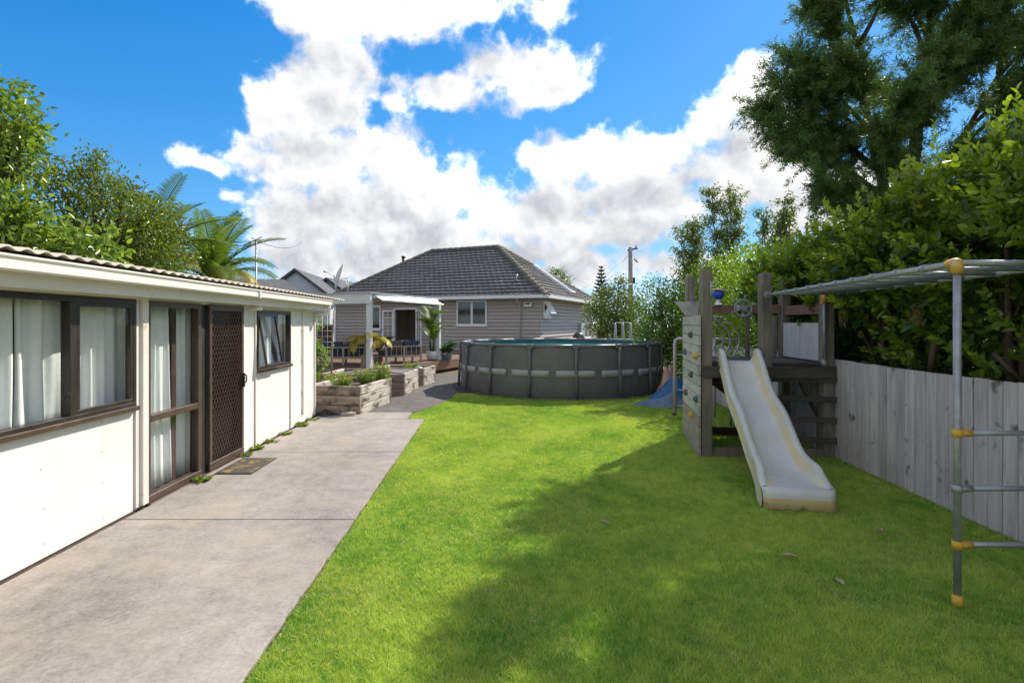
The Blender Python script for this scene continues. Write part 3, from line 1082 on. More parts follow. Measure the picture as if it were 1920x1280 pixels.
# skylight on the side roof, vent pipe, flue
up = (AP - EA.lerp(EB, .42)); up.normalize()
nr = (EB - EA).cross(AP - EA).normalized()
nr = nr if nr.z > 0 else -nr
c = EA.lerp(EB, .50) + (AP - EA.lerp(EB, .37)) * .36 + nr * .15
al = (EB - EA).normalized()
sk = MB().obox(c, al * .4, al.cross(nr) * 1.35, nr * .09).build("skylight", HWHITE, house, bevel=.02)
MB().obox(c + nr * .095, al * .32, al.cross(nr) * 1.25, nr * .008).build("pane", DGLASS, sk)
GALV = mat("galvanised", (.42, .43, .44), (.34, .35, .36), scale=14, rough=.42, metal=.55, spec=.5, c3=(.30, .29, .28), s3=5)
MB().tube([(-1.35, .55, 3.55), (-1.35, .55, 4.05), (-1.35, .58, 4.07)], .05, 10).build("vent_pipe", GALV, house)
MB().tube([(-9.15, 2.6, 4.9), (-9.15, 2.6, 5.55)], .085, 12).tube([(-9.15, 2.6, 5.52), (-9.15, 2.6, 5.62)], .12, 12).build("flue", BLACK, house)

# french doors folded open, room behind
ff = MB().box(OPEN[0] - .09, OPEN[0], -.05, .12, OPEN[2], OPEN[3] + .08).box(OPEN[1], OPEN[1] + .09, -.05, .12, OPEN[2], OPEN[3] + .08).box(OPEN[0], OPEN[1], -.05, .12, OPEN[3], OPEN[3] + .08).build("door_frame", HWHITE, house)


def leaf_door(hx, sgn, ang):
    """french door leaf hinged at hx, sgn=-1 opens to the left"""
    W_, z0, z1 = .62, OPEN[2] + .03, OPEN[3] - .02
    rot = Matrix.Translation((hx, -.06, 0)) @ Matrix.Rotation(ang, 4, 'Z')
    def tr(mb):
        mb.v = [tuple(rot @ Vector(v)) for v in mb.v]
        return mb
    f = MB().box(0, W_ * sgn, -.02, .02, z0, z0 + .25).box(0, W_ * sgn, -.02, .02, z1 - .09, z1)
    f.box(0, .09 * sgn, -.019, .019, z0 + .25, z1 - .09).box((W_ - .09) * sgn, W_ * sgn, -.019, .019, z0 + .25, z1 - .09)
    f.box((W_ / 2 - .015) * sgn, (W_ / 2 + .015) * sgn, -.014, .014, z0 + .25, z1 - .09)
    hz = (z1 - .09 - z0 - .25) / 5
    for i in range(1, 5):
        f.box(.09 * sgn, (W_ - .09) * sgn, -.013, .013, z0 + .25 + hz * i - .014, z0 + .25 + hz * i + .014)
    o = tr(f).build("french_door", HWHITE, house, recalc=True)
    for i in range(5):
        for a, b in ((.09, W_ / 2 - .015), (W_ / 2 + .015, W_ - .09)):
            tr(MB().box(a * sgn, b * sgn, -.003, .003, z0 + .25 + hz * i + .014, z0 + .25 + hz * (i + 1) - .014)).build("pane", GLASS, o, recalc=True)
    tr(MB().box((W_ - .06) * sgn, (W_ - .03) * sgn, -.07, -.02, z0 + .95, z0 + 1.0)).build("handle", BLACK, o, recalc=True)


leaf_door(OPEN[0] - .05, -1, R(22))
leaf_door(OPEN[1] + .05, 1, R(-35))
ROOM = mat("room_beige", (.72, .66, .58), (.68, .62, .54), scale=2, rough=.8)
MB().box(-9.4, -5.4, 3.6, 3.65, .4, 2.7).box(-9.45, -9.4, .13, 3.6, .4, 2.7).box(-5.4, -5.35, .13, 3.6, .4, 2.7).box(-9.4, -5.4, .13, 3.6, 2.7, 2.75).box(-9.4, -5.4, .121, 3.6, .36, .40).build("living_room", ROOM, house)
tv = thing("television", "black flat television on the beige wall seen through the open french doors", "television", HM @ Vector((-6.55, 3.58, 1.5)), HR, local=True)
MB().box(-.62, .62, -.05, .01, -.02, .70).build("casing", BLACK, tv, bevel=.008)
MB().box(-.60, .60, -.056, -.0501, .0, .68).build("screen", mat("tv_screen", (.004, .005, .008), rough=.12), tv)
so = thing("indoor_sofa", "grey couch inside the house beyond the open french doors", "sofa", HM @ Vector((-7.1, 2.5, .405)), HR, local=True)
GREYC = mat("grey_cushion", (.16, .165, .18), (.12, .125, .14), scale=20, rough=.9)
MB().box(-.9, .9, -.4, .4, 0, .42).build("seat", GREYC, so, bevel=.06)
MB().box(-.9, .9, .15, .42, .43, .80).build("backrest", GREYC, so, bevel=.06)

# objects by the side wall: barbecue and standpipe
bq = thing("kettle_barbecue", "round dark kettle barbecue with orange cloth by the house side wall behind the pool", "barbecue", HM @ Vector((1.0, 3.2, 0)), HR, local=True)
MB().lathe([(0, .75), (.16, .77), (.27, .86), (.31, .98), (.31, 1.0), (.29, 1.1), (.22, 1.22), (.1, 1.29), (0, 1.3)], n=20).build("kettle", mat("grey_enamel", (.10, .095, .10), (.08, .075, .08), scale=6, rough=.3), bq)
for a in (0.5, 2.6, 4.7):
    MB().tube([(.2 * math.cos(a), .2 * math.sin(a), .8), (.34 * math.cos(a), .34 * math.sin(a), 0)], .014, 6).build("leg", BLACK, bq)
MB().box(-.62, -.30, -.2, .2, .82, .86).build("side_shelf", mat("orange_plastic", (.55, .20, .03), (.45, .15, .03), scale=4, rough=.5), bq)
MB().box(-.60, -.34, -.21, -.16, .45, 1.02).build("cloth", MATS["orange_plastic"], bq, bevel=.015)
sp = MB().tube([(0, 0, 0), (0, 0, 1.40), (-.03, 0, 1.44), (-.55, 0, 1.44)], .028, 8)
o = single(sp, "standpipe", HWHITE, "white bent pipe rising beside the kettle barbecue", "pipe", (0, 0, 0))
o.location = HM @ Vector((1.6, 3.9, 0)); o.rotation_euler = (0, 0, HR)

# roof aerial and dish on the house
def roof_z(lx, ly):
    return ZE + (ly + .5) / t_ * (ZR - ZE)
an = thing("roof_antenna", "small white aerial on a short mast low on the house's tiled roof", "antenna", HM @ Vector((-11.1, .1, roof_z(0, .1) + .02)), HR, local=True)
MB().tube([(0, 0, 0), (0, 0, .78)], .03, 8).tube([(0, 0, .3), (-.22, .1, .62)], .018, 6).build("mast", HWHITE, an)
MB().tube([(-.55, 0, .72), (.05, 0, .78)], .02, 6).build("boom", HWHITE, an)
for i in range(4):
    MB().tube([(-.5 + .15 * i, -.16, .725 + i * .015), (-.5 + .15 * i, .16, .725 + i * .015)], .012, 5).build("element", HWHITE, an)
ds = thing("satellite_dish", "pale satellite dish seen edge-on at the left end of the house roof", "satellite dish", HM @ Vector((-12.1, .3, roof_z(0, .3))), R(17), local=True)
prof = [(r_ * .85, .22 * r_ * r_) for r_ in (0, .25, .5, .75, 1.0)]
m_ = Matrix.Translation((0, 0, .85)) @ Matrix.Rotation(R(16), 4, 'Y') @ Matrix.Rotation(R(90), 4, 'Y')
mb = MB().lathe(prof, n=28)
mb.v = [tuple(m_ @ Vector(v)) for v in mb.v]
d_ = mb.build("reflector", mat("dish_grey", (.62, .60, .57), (.55, .53, .5), scale=3, rough=.5), ds)
sm = d_.modifiers.new("thickness", 'SOLIDIFY'); sm.thickness = .02
MB().tube([(0.05, 0, 0), (0.0, 0, .4), (-.1, 0, .82)], .03, 8).tube([(-.1, 0, .8), (-.55, 0, 1.05)], .015, 6).tube([(-.55, 0, 1.0), (-.66, 0, 1.1)], .05, 8).build("arm", GALV, ds)

# ------------------------------------------------------------------ deck, pergola, outdoor furniture
DECKW = mat("deck_timber", (.20, .105, .062), (.14, .075, .045), scale=4, stretch=(.4, 8, 8), rough=.7, rnd=.2, c3=(.27, .19, .14), s3=2)
DZ = .42
deck = thing("timber_deck", "brown timber deck in front of the house under the white pergola", "deck", HC, HR, local=True)
# post line in house coordinates
hi_ = HM.inverted()
p1 = hi_ @ Vector((-3.59, 15.8, 0)); p2 = hi_ @ Vector((-1.89, 19.3, 0))
DX1 = max(p1.x, p2.x) + .35
DX0, DY0 = -12.0, p1.y - .25
n = int((-.03 - DY0) / .145)
for i in range(n):
    y0 = DY0 + i * .145
    MB().box(DX0, DX1, y0, y0 + .138, DZ - .03, DZ).build("deck_board", DECKW, deck)
MB().box(DX1 - .03, DX1 + .01, DY0, -.05, .12, DZ - .032).build("edge_board", DECKW, deck)
MB().box(DX0, DX1, DY0, DY0 + .04, .06, DZ - .032).build("edge_board", DECKW, deck)
for q in range(8):
    MB().box(DX0 + .3 + q * (DX1 - DX0 - .6) / 7 - .05, DX0 + .3 + q * (DX1 - DX0 - .6) / 7 + .05, DY0 + .3, -.3, 0, DZ - .032).build("bearer", DECKW, deck)
# steps and lower landing along the house towards the pool
st = thing("deck_steps", "brown timber steps at the right end of the deck beside the pool", "steps", HM @ Vector((DX1 + .6, -2.2, 0)), HR, local=True)
MB().box(-.55, .35, -2.4, 2.0, .24, .28).build("tread", DECKW, st)
MB().box(.36, .75, -2.4, 2.0, .10, .14).build("tread", DECKW, st)
MB().box(.32, .345, -2.4, 2.0, .0, .239).build("riser", DECKW, st)
MB().box(.70, .73, -2.4, 2.0, .0, .099).build("riser", DECKW, st)

pg = thing("pergola", "white pergola with square posts over the deck", "pergola", HC, HR, local=True)
PT = 2.50
for p in (p1, p2):
    MB().box(p.x - .07, p.x + .07, p.y - .07, p.y + .07, DZ, PT).build("post", HWHITE, pg, bevel=.006, seg=1)
for p in (p1, ):
    MB().box(DX0 + .3, DX0 + .44, p.y - .07, p.y + .07, DZ, PT).build("post", HWHITE, pg, bevel=.006, seg=1)
MB().box(DX0, p1.x + .09, p1.y - .10, p1.y - .02, PT - .17, PT + .14).build("front_beam", HWHITE, pg, bevel=.006, seg=1)
MB().box(p1.x - .03, p1.x + .05, p1.y - .02, p2.y + .15, PT, PT + .13).build("side_beam", HWHITE, pg, bevel=.006, seg=1)
MB().box(DX0 + .3, DX0 + .38, p1.y - .02, -.5, PT, PT + .13).build("side_beam", HWHITE, pg, bevel=.006, seg=1)
MB().box(DX0, p1.x + .12, p1.y - .14, p2.y + .12, PT + .141, PT + .165).build("roof_sheet", mat("white_roofing", (.62, .63, .64), (.56, .57, .58), scale=3, rough=.5), pg)
for i in range(5):
    yy = p1.y + .6 + i * (p2.y - p1.y - .6) / 4.2
    MB().box(DX0 + .38, p1.x - .03, yy, yy + .05, PT + .01, PT + .14).build("rafter", HWHITE, pg)
mb = MB().tube([(p1.x + .10, p1.y + .12, PT + .06), (p1.x + .10, p2.y - .12, PT + .06)], .06, 12)
def awn(u, v):
    return (p1.x + .10 + .30 * v, p1.y + .12 + (p2.y - p1.y - .24) * u, PT + .10 - .17 * v - .015 * math.sin(math.pi * v))
mb.grid(awn, 8, 6)
mb.tube([(p1.x + .40, p1.y + .12, PT - .08), (p1.x + .40, p2.y - .12, PT - .08)], .025, 8)
bl = mb.build("awning_blind", HWHITE, pg)
MB().box(p1.x + .08, p1.x + .14, p1.y + .12, p2.y - .2, PT - .14, PT - .11).build("bottom_bar", GREYC, bl)

FRAME = mat("pale_frame", (.48, .43, .35), (.40, .35, .28), scale=6, stretch=(1, 6, 6), rough=.6)
NAVY = mat("navy_cushion", (.060, .075, .12), (.045, .058, .095), scale=24, rough=.95, bump=.1, bscale=80)
CHAR = mat("brown_cushion", (.16, .13, .13), (.12, .10, .10), scale=24, rough=.95)
STRIPE = mat("striped_cushion", (.60, .58, .55), (.06, .06, .08), scale=5, stretch=(9, .1, .1), detail=0, rough=.9, lo=.46, hi=.54)


def sofa(label, loc, rz, L, mats, nseg):
    t = thing("outdoor_sofa", label, "sofa", loc, rz, group="slatted outdoor sofas on the deck", local=True)
    D, H = .72, .58
    for x in [-L / 2] + [-L / 2 + L * (i + 1) / nseg for i in range(nseg)]:
        MB().box(x - .03, x + .03, -.03, .03, 0, H - .041).build("leg", FRAME, t, bevel=.004, seg=1)
        MB().box(x - .03, x + .03, D - .06, D, 0, .30).build("leg", FRAME, t, bevel=.004, seg=1)
    MB().box(-L / 2 - .03, L / 2 + .03, -.035, .035, H - .04, H).build("back_rail", FRAME, t, bevel=.004, seg=1)
    MB().box(-L / 2 + .031, L / 2 - .031, -.02, .02, .20, .27).build("lower_rail", FRAME, t)
    MB().box(-L / 2, L / 2, .031, D - .06, .21, .25).build("seat_base", FRAME, t)
    ns = int(L / .16)
    for i in range(1, ns):
        x = -L / 2 + L * i / ns
        MB().box(x - .011, x + .011, -.011, .011, .27, H - .04).build("spindle", FRAME, t)
    w = L / nseg
    for i in range(nseg):
        a = -L / 2 + w * i + .01
        MB().box(a, a + w - .02, .05, D - .02, .251, .41).build("seat_cushion", mats[i % len(mats)], t, bevel=.04, seg=3)
        MB().box(a, a + w - .02, .035, .19, .40, .74).build("back_cushion", mats[(i + 1) % len(mats)], t, bevel=.05, seg=3)
    return t


s2 = sofa("outdoor sofa with brown and navy cushions behind the right of the pergola's front post", (-2.9, 17.85, DZ), R(33.5), 1.26, [NAVY, CHAR], 2)
pl = single(MB().box(-.24, .24, -.07, .07, 0, .34), "cushion", STRIPE, "black and white striped cushion leaning on the brown and navy outdoor sofa", "cushion", (0, 0, 0), bevel=.05)
pl.location = (-2.98, 18.15, DZ + .42); pl.rotation_euler = (R(-15), 0, R(33.5))
sofa("long navy cushioned outdoor sofa near the wire trellis", (-5.0, 16.85, DZ), R(8), 2.0, [NAVY, NAVY], 3)

# ------------------------------------------------------------------ raised planter boxes of old sleepers
SLEEP = mat("old_sleeper_lit", (.64, .59, .53), (.42, .37, .315), scale=3.0, stretch=(.8, .8, 6), rough=.9, bump=.5, bscale=30, rnd=.12, c3=(.11, .085, .068), s3=4.2, lo3=.53, hi3=.62, st3=(.6, .45, 1.6))  # paler copy for the side sleepers, sunlight put into the colour
SLEEPD = mat("old_sleeper_shade", (.36, .29, .23), (.22, .172, .135), scale=3.0, stretch=(.8, .8, 6), rough=.9, bump=.5, bscale=30, rnd=.15, c3=(.075, .058, .047), s3=3.4, lo3=.50, hi3=.62)  # darker copy for the end sleepers, shade put into the colour


def planter(label, corner, rz, w, l, h, rows):
    """corner = near right corner; box runs w to the left and l away"""
    t = thing("planter_box", label, "planter", corner, rz, group="raised planter boxes of old sleepers", local=True)
    T = .09
    rh = h / rows
    for r in range(rows):
        z0, z1 = r * rh + .004, (r + 1) * rh - .004
        j = [random.uniform(-.010, .010) for _ in range(8)]
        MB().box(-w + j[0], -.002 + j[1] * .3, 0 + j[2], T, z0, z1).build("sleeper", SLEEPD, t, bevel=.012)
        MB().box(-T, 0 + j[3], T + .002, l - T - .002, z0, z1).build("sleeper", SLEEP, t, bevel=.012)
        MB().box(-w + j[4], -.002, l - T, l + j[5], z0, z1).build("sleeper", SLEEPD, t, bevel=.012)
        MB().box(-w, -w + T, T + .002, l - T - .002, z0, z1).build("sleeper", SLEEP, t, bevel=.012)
    MB().box(-w + T, -T, T, l - T, .02, h - .10).build("soil_bed", SOIL, t)
    return t


PB = [((-2.48, 10.13, 0), R(-9.5), 1.15, 1.72, .55, 3),
      ((-2.07, 12.8, 0), R(-5), 2.1, 1.55, .53, 3),
      ((-1.87, 14.8, 0), R(-12), 1.5, 1.15, .50, 2)]
planter("nearest weathered sleeper planter box with flowering herbs at the shed corner", *PB[0])
planter("middle sleeper planter box between two others, crossed by thin white pipes", *PB[1])
planter("farthest sleeper planter box next to the deck and pool", *PB[2])
for z in (.50, ):
    o = single(MB().tube([(-3.75, 12.55, .56), (-3.0, 12.95, .60), (-2.05, 13.0, .56)], .012, 6), "irrigation_pipe", HWHITE, "thin white pipe lying across the middle planter box, nearer one", "pipe", (-3, 12.9, .55), group="thin white pipes over the planter")
    o = single(MB().tube([(-3.75, 13.2, .545), (-3.0, 13.5, .56), (-2.0, 13.6, .545)], .012, 6), "irrigation_pipe", HWHITE, "thin white pipe lying across the middle planter box, farther one", "pipe", (-3, 13.5, .54), group="thin white pipes over the planter")

HERB = leaf_mat("herb_leaf", (.16, .26, .05), (.40, .48, .11), (.60, .34, .20), trans=.35, ny=.88)


def sprigs(name, label, c, n, h, spread, leaf=.05, seed=0, cat="plant", m=None, group=None):
    """bushy herb of upright leafy stems"""
    g = np.random.default_rng(seed)
    t = thing(name, label, cat, c, group=group)
    mb = MB()
    pos, dr, tint = [], [], []
    for i in range(n):
        a, r_ = g.uniform(0, 6.28), spread * math.sqrt(g.random())
        hh = h * g.uniform(.6, 1.1)
        b = Vector((c[0] + r_ * .6 * math.cos(a), c[1] + r_ * .6 * math.sin(a), c[2]))
        e = b + Vector((math.cos(a) * r_ * .8, math.sin(a) * r_ * .8, hh))
        mb.tube([b, b.lerp(e, .5) + Vector((0, 0, hh * .06)), e], [.004, .003, .002], 4, cap=False)
        for s in np.linspace(.15, 1, int(7 + h * 20)):
            p = b.lerp(e, s)
            for q in range(2):
                an = g.uniform(0, 6.28)
                pos.append(p); dr.append((math.cos(an), math.sin(an), g.uniform(.1, .9)))
                tint.append(1.0 if (s > .9 and g.random() < .35) else g.uniform(0, .85))
    mb.build("stems", m or HERB, t)
    pos = np.array(pos) - np.array(c)
    me = leaf_mesh("foliage", pos, np.array(dr), leaf * g.uniform(.7, 1.2, len(pos)), leaf * .35, np.array(tint), 'diamond', up=.4)
    mesh_obj("foliage", me, m or HERB, t)
    return t


sprigs("herb_plant", "leafy herb with reddish tips at the left of the nearest planter box", (-3.0, 10.75, .44), 46, .30, .20, seed=1, group="herbs in the planter")
sprigs("herb_plant", "leafy herb with reddish tips in the middle of the nearest planter box", (-2.62, 11.3, .44), 44, .32, .20, seed=2, group="herbs in the planter")
sprigs("herb_plant", "bright green herb at the far right corner of the nearest planter box", (-2.36, 11.66, .44), 40, .42, .16, seed=3, group="herbs in the planter")
sprigs("herb_plant", "small low herb in the farthest planter box", (-2.35, 15.6, .40), 26, .22, .22, seed=4, group="herbs in the planter")
sprigs("weed_plant", "green weed on the soil below the wire trellis", (-3.75, 12.5, .0), 30, .55, .22, leaf=.08, seed=5)
mb = MB().lathe([(0, 0), (.11, 0), (.14, .03), (.13, .07), (.08, .10), (0, .11)], n=16)
o = single(mb, "melon", mat("pale_green_skin", (.30, .42, .32), (.22, .33, .25), scale=6, rough=.5), "pale green rounded gourd lying in the farthest planter box", "gourd", (0, 0, 0))
o.location = (-2.1, 15.45, .40)
mb = MB()
def rock(label, c, s, seed):
    g = random.Random(seed)
    mb = MB()
    ph = [g.uniform(0, 6) for _ in range(4)]
    def fn(u, v):
        a, b = u * 2 * math.pi, (v - .5) * math.pi
        r_ = 1 + .12 * math.sin(2 * a + ph[0]) + .1 * math.sin(3 * a + 2 * b + ph[1]) + .08 * math.sin(5 * b + ph[2])
        return (s[0] * r_ * math.cos(a) * math.cos(b), s[1] * r_ * math.sin(a) * math.cos(b), s[2] * (math.sin(b) + .8))
    mb.grid(fn, 18, 10)
    o = single(mb, "stone", mat("pale_stone", (.40, .36, .30), (.28, .25, .21), scale=8, rough=.9, bump=.4, bscale=30), label, "stone", (0, 0, 0))
    o.location = c
rock("flat pale stone at the foot of the nearest planter box", (-2.66, 9.98, .012), (.13, .09, .05), 1)
# a heap of black plastic beside the shed corner
def heap_fn(u, v):
    a = u * 2 * math.pi
    r_ = v * (.26 + .05 * math.sin(3 * a) + .03 * math.sin(7 * a))
    return (r_ * math.cos(a), .5 * r_ * math.sin(a), .09 * (1 - v) * (1 + .5 * math.sin(5 * a + 9 * v)) + .014)
o = single(MB().grid(heap_fn, 28, 8), "plastic_sheet", BLACK, "crumpled black plastic on the soil at the shed corner", "plastic sheet", (0, 0, 0))
o.location = (-3.1, 10.02, .0)

# wire trellis with stake and climber
WIRE = mat("wire", (.50, .50, .50), (.42, .42, .42), scale=10, rough=.45, metal=.4)
tr = thing("wire_trellis", "wire mesh trellis held by a thin wooden stake beside the shed end", "trellis", (-4.0, 13.0, .43))
for i in range(11):
    MB().tube([(-4.65, 13.0, .62 + i * .135), (-3.86, 13.0, .62 + i * .135)], .005, 5).build("wire", WIRE, tr)
for i in range(7):
    MB().tube([(-4.62 + i * .128, 13.006, .44), (-4.62 + i * .128, 13.006, 2.0)], .005, 5).build("wire", WIRE, tr)
MB().tube([(-3.88, 12.98, .43), (-3.86, 12.98, 1.2), (-3.80, 12.98, 2.08)], .024, 8).build("stake", mat("stake_wood", (.42, .36, .30), (.32, .27, .22), scale=6, stretch=(4, 4, .5), rough=.85), tr)

# ------------------------------------------------------------------ potted plants
def frond(mb_list, name, base, az, L, arch, parent, m, nl=26, ll=.22, lw=.022, droop=.5, tint=.5, rise=1.1, vee=.35, rm=None):
    """pinnate palm frond: a curved rib with leaflets, one mesh"""
    g = rng
    d = Vector((math.cos(az), math.sin(az), 0))
    pts = []
    for i in range(13):
        s = i / 12
        ang = rise - arch * s
        if i == 0:
            p = Vector(base)
        else:
            p = pts[-1] + (d * math.cos(ang) + Vector((0, 0, 1)) * math.sin(ang)) * L / 12
        pts.append(p)
    o0 = ORG[parent.name]
    V, Fc, T = [], [], []
    side = d.cross(Vector((0, 0, 1)))
    for i in range(nl):
        s = .14 + .86 * i / (nl - 1)
        k_ = min(int(s * 12), 11)
        p = pts[k_].lerp(pts[k_ + 1], s * 12 - k_)
        tg = (pts[k_ + 1] - pts[k_]).normalized()
        nn = side.cross(tg)
        le = ll * (math.sin(math.pi * (.12 + .80 * s)) ** .7) * g.uniform(.9, 1.1)
        for sg in (-1, 1):
            ld = (side * sg * .9 + tg * .55 + nn * vee).normalized()
            tip = p + ld * le + Vector((0, 0, -droop * le * g.uniform(.6, 1.2)))
            mid = p + ld * le * .5 + Vector((0, 0, -droop * le * .12))
            wv_ = tg * lw * .5
            b = len(V)
            V += [p - wv_ * .6, p + wv_ * .6, mid + wv_, mid - wv_, tip]
            Fc += [(b, b + 1, b + 2), (b, b + 2, b + 3), (b + 3, b + 2, b + 4)]
            T += [min(max(tint + g.normal(0, .15), 0), 1)] * 5
    # rib
    rb = MB().tube(pts, [.012 * L * (1 - .8 * i / 12) + .002 for i in range(13)], 5, cap=False)
    b = len(V)
    V += [Vector(v) for v in rb.v]
    for f in rb.f:
        Fc += [(f[0] + b, f[1] + b, f[2] + b), (f[0] + b, f[2] + b, f[3] + b)]
    T += [tint] * len(rb.v)
    V = np.array([(v.x - o0.x, v.y - o0.y, v.z - o0.z) for v in V])
    me = faces_mesh(name, V, np.array(Fc), np.array(T))
    return mesh_obj(name, me, m, parent)


PALMY = leaf_mat("palm_yellow", (.34, .30, .04), (.55, .46, .07), (.60, .50, .12), trans=.4)
PALMG = leaf_mat("palm_green", (.075, .14, .022), (.20, .28, .05), (.30, .34, .07), trans=.38, rough=.5, spec=.35)
DARKP = leaf_mat("dark_leaf", (.030, .065, .02), (.08, .15, .035), (.16, .2, .05), trans=.28, rough=.35)
POTB = mat("stone_pot", (.36, .32, .27), (.28, .25, .21), scale=6, rough=.85, bump=.3, bscale=40)

fp = thing("potted_palm", "small palm with yellow drooping fronds in a square stone pot by the pergola post", "potted plant", (-3.75, 16.25, DZ))
MB().prism([(-3.92, 16.08, DZ), (-3.58, 16.08, DZ), (-3.58, 16.42, DZ), (-3.92, 16.42, DZ)], (0, 0, .38)).build("pot", POTB, fp, bevel=.015)
MB().tube([(-3.75, 16.25, DZ + .35), (-3.73, 16.25, DZ + .75)], [.06, .045], 8).build("trunk", SLEEPD, fp)
for i in range(13):
    frond(None, "frond", (-3.73, 16.25, DZ + .74), i * 2.4 + .3, random.uniform(.55, .82), random.uniform(1.4, 2.2), fp, PALMY, nl=18, ll=.30, lw=.034, droop=.75, tint=random.uniform(.3, .9), rise=random.uniform(.6, 1.3))
cy = thing("cycad_plant", "dark green fan leaved plant in a pot behind the yellow palm", "potted plant", (-3.85, 18.3, DZ))
MB().lathe([(0, 0), (.14, 0), (.19, .3), (.17, .3), (.16, .27), (0, .27)], (-3.85, 18.3, DZ), 16).build("pot", POTB, cy)
for i in range(9):
    frond(None, "frond", (-3.85, 18.3, DZ + .3), i * 2.4, .85, .9, cy, DARKP, nl=16, ll=.26, lw=.05, droop=.2, tint=.3, rise=1.25)
wp = thing("potted_palm", "tall green palm in a round white pot beside the pergola's rear post", "potted plant", (-2.12, 19.25, DZ))
MB().lathe([(0, 0), (.13, 0), (.19, .08), (.215, .2), (.20, .33), (.18, .33), (.17, .29), (0, .29)], (-2.12, 19.25, DZ), 22).build("pot", WHITE, wp)
for i in range(6):
    a = i * 1.05
    MB().tube([(-2.12 + .05 * math.cos(a), 19.25 + .05 * math.sin(a), DZ + .28), (-2.12 + .14 * math.cos(a), 19.25 + .14 * math.sin(a), DZ + .95)], [.016, .010], 6).build("stem", DARKP, wp)
for i in range(16):
    a = i * 2.4
    hz = DZ + .6 + .9 * random.random()
    frond(None, "frond", (-2.12 + .09 * math.cos(a), 19.25 + .09 * math.sin(a), hz), a, random.uniform(.6, .85), random.uniform(.9, 1.6), wp, PALMG, nl=20, ll=.28, lw=.036, droop=.35, tint=random.uniform(.2, .7), rise=1.3)
bp = thing("potted_shrub", "dark bushy plant in a blue-grey pot right of the pergola's rear post", "potted plant", (-1.35, 19.6, .28))
MB().lathe([(0, 0), (.15, 0), (.22, .34), (.19, .34), (.17, .30), (0, .30)], (-1.62, 19.6, .28), 18).build("pot", mat("blue_pot", (.13, .17, .22), (.10, .135, .18), scale=4, rough=.4), bp)
for i in range(18):
    a = i * 2.4
    frond(None, "frond", (-1.62 + .1 * math.cos(a), 19.6, .58 + .3 * random.random()), a, random.uniform(.45, .75), 1.5, bp, DARKP, nl=14, ll=.2, lw=.05, droop=.3, tint=random.uniform(.1, .6), rise=1.2)

# ------------------------------------------------------------------ above-ground pool
pool = thing("swimming_pool", "round grey above-ground swimming pool with steel frame on the lawn", "swimming pool", (POOL_C[0], POOL_C[1], 0))
LINER = mat("pool_liner", (.138, .133, .133), (.112, .108, .108), scale=3, rough=.55, bump=.08, bscale=12)
BAND = mat("pool_band", (.36, .355, .355), (.31, .305, .305), scale=5, rough=.55)
STEEL = mat("pool_steel", (.14, .135, .135), (.115, .11, .11), scale=5, rough=.45)
TEAL = mat("pool_inner", (.06, .20, .22), (.05, .17, .19), scale=4, rough=.4)
NLEG = 16
prof = [(POOL_R + .02, .0), (POOL_R + .05, .12), (POOL_R + .055, .5), (POOL_R + .03, .9), (POOL_R, POOL_H - .02)]
MB().lathe(prof, (POOL_C[0], POOL_C[1], 0), 96).build("wall", LINER, pool)
MB().lathe([(POOL_R - .012, POOL_H - .02), (POOL_R - .012, .05), (0, .05)], (POOL_C[0], POOL_C[1], 0), 64).build("inner_liner", TEAL, pool)
# water: glossy, tinted
wm = bpy.data.materials.new("pool_water"); wm.use_nodes = True
k_ = NT(wm.node_tree)
o_ = k_.n('ShaderNodeOutputMaterial'); b_ = k_.n('ShaderNodeBsdfPrincipled')
k_.t.links.new(b_.outputs[0], o_.inputs[0])
b_.inputs['Base Color'].default_value = (.05, .30, .33, 1); b_.inputs['Roughness'].default_value = .04; b_.inputs['IOR'].default_value = 1.33
bp_ = k_.n('ShaderNodeBump'); bp_.inputs['Strength'].default_value = .12; bp_.inputs['Distance'].default_value = .02
tc_ = k_.n('ShaderNodeTexCoord')
k_.set(bp_.inputs['Height'], k_.noise(tc_.outputs['Object'], 3.5, 3, .5)); k_.set(b_.inputs['Normal'], bp_.outputs[0])
MB().lathe([(0.01, POOL_H - .12), (POOL_R - .013, POOL_H - .12)], (POOL_C[0], POOL_C[1], 0), 64).build("water", wm, pool)
a0 = -math.pi / 2 + .02
for i in range(NLEG):
    a = a0 + 2 * math.pi * i / NLEG
    an = a + 2 * math.pi / NLEG
    cs = lambda r_, q: (POOL_C[0] + r_ * math.cos(q), POOL_C[1] + r_ * math.sin(q))
    m = MB()
    p = [(*cs(POOL_R + .07, a), z) for z in (0.0, .4, .8, POOL_H - .03)]
    p[0] = (*cs(POOL_R + .115, a), 0.0)
    p[1] = (*cs(POOL_R + .10, a), .4)
    m.tube(p, .036, 8)
    leg = m.build("leg", STEEL, pool)
    x, y = cs(POOL_R + .12, a)
    MB().box(x - .09, x + .09, y - .05, y + .05, .0, .03).build("foot", STEEL, leg)
    m = MB()
    pts = []
    p0, p1_ = cs(POOL_R + .02, a), cs(POOL_R + .02, an)
    m.tube([(*p0, POOL_H), (*p1_, POOL_H)], .044, 10)
    m.build("rim_tube", STEEL, pool)
    x, y = p0
    MB().obox((x, y, POOL_H - .005), (math.cos(a) * .055, math.sin(a) * .055, 0), (-math.sin(a) * .085, math.cos(a) * .085, 0), (0, 0, .053)).build("rim_joint", STEEL, pool, bevel=.02)
    # light band segment, centred on the leg
    mb_ = MB()
    def bf(u, v, a=a):
        q = a + (u - .5) * 2 * math.pi / NLEG * .86
        return (*cs(POOL_R + .061 + .004 * math.sin(math.pi * u), q), .515 + .155 * v)
    mb_.grid(bf, 10, 1)
    ob = mb_.build("band", BAND, pool)
    s_m = ob.modifiers.new("thickness", 'SOLIDIFY'); s_m.thickness = .006; s_m.offset = 1
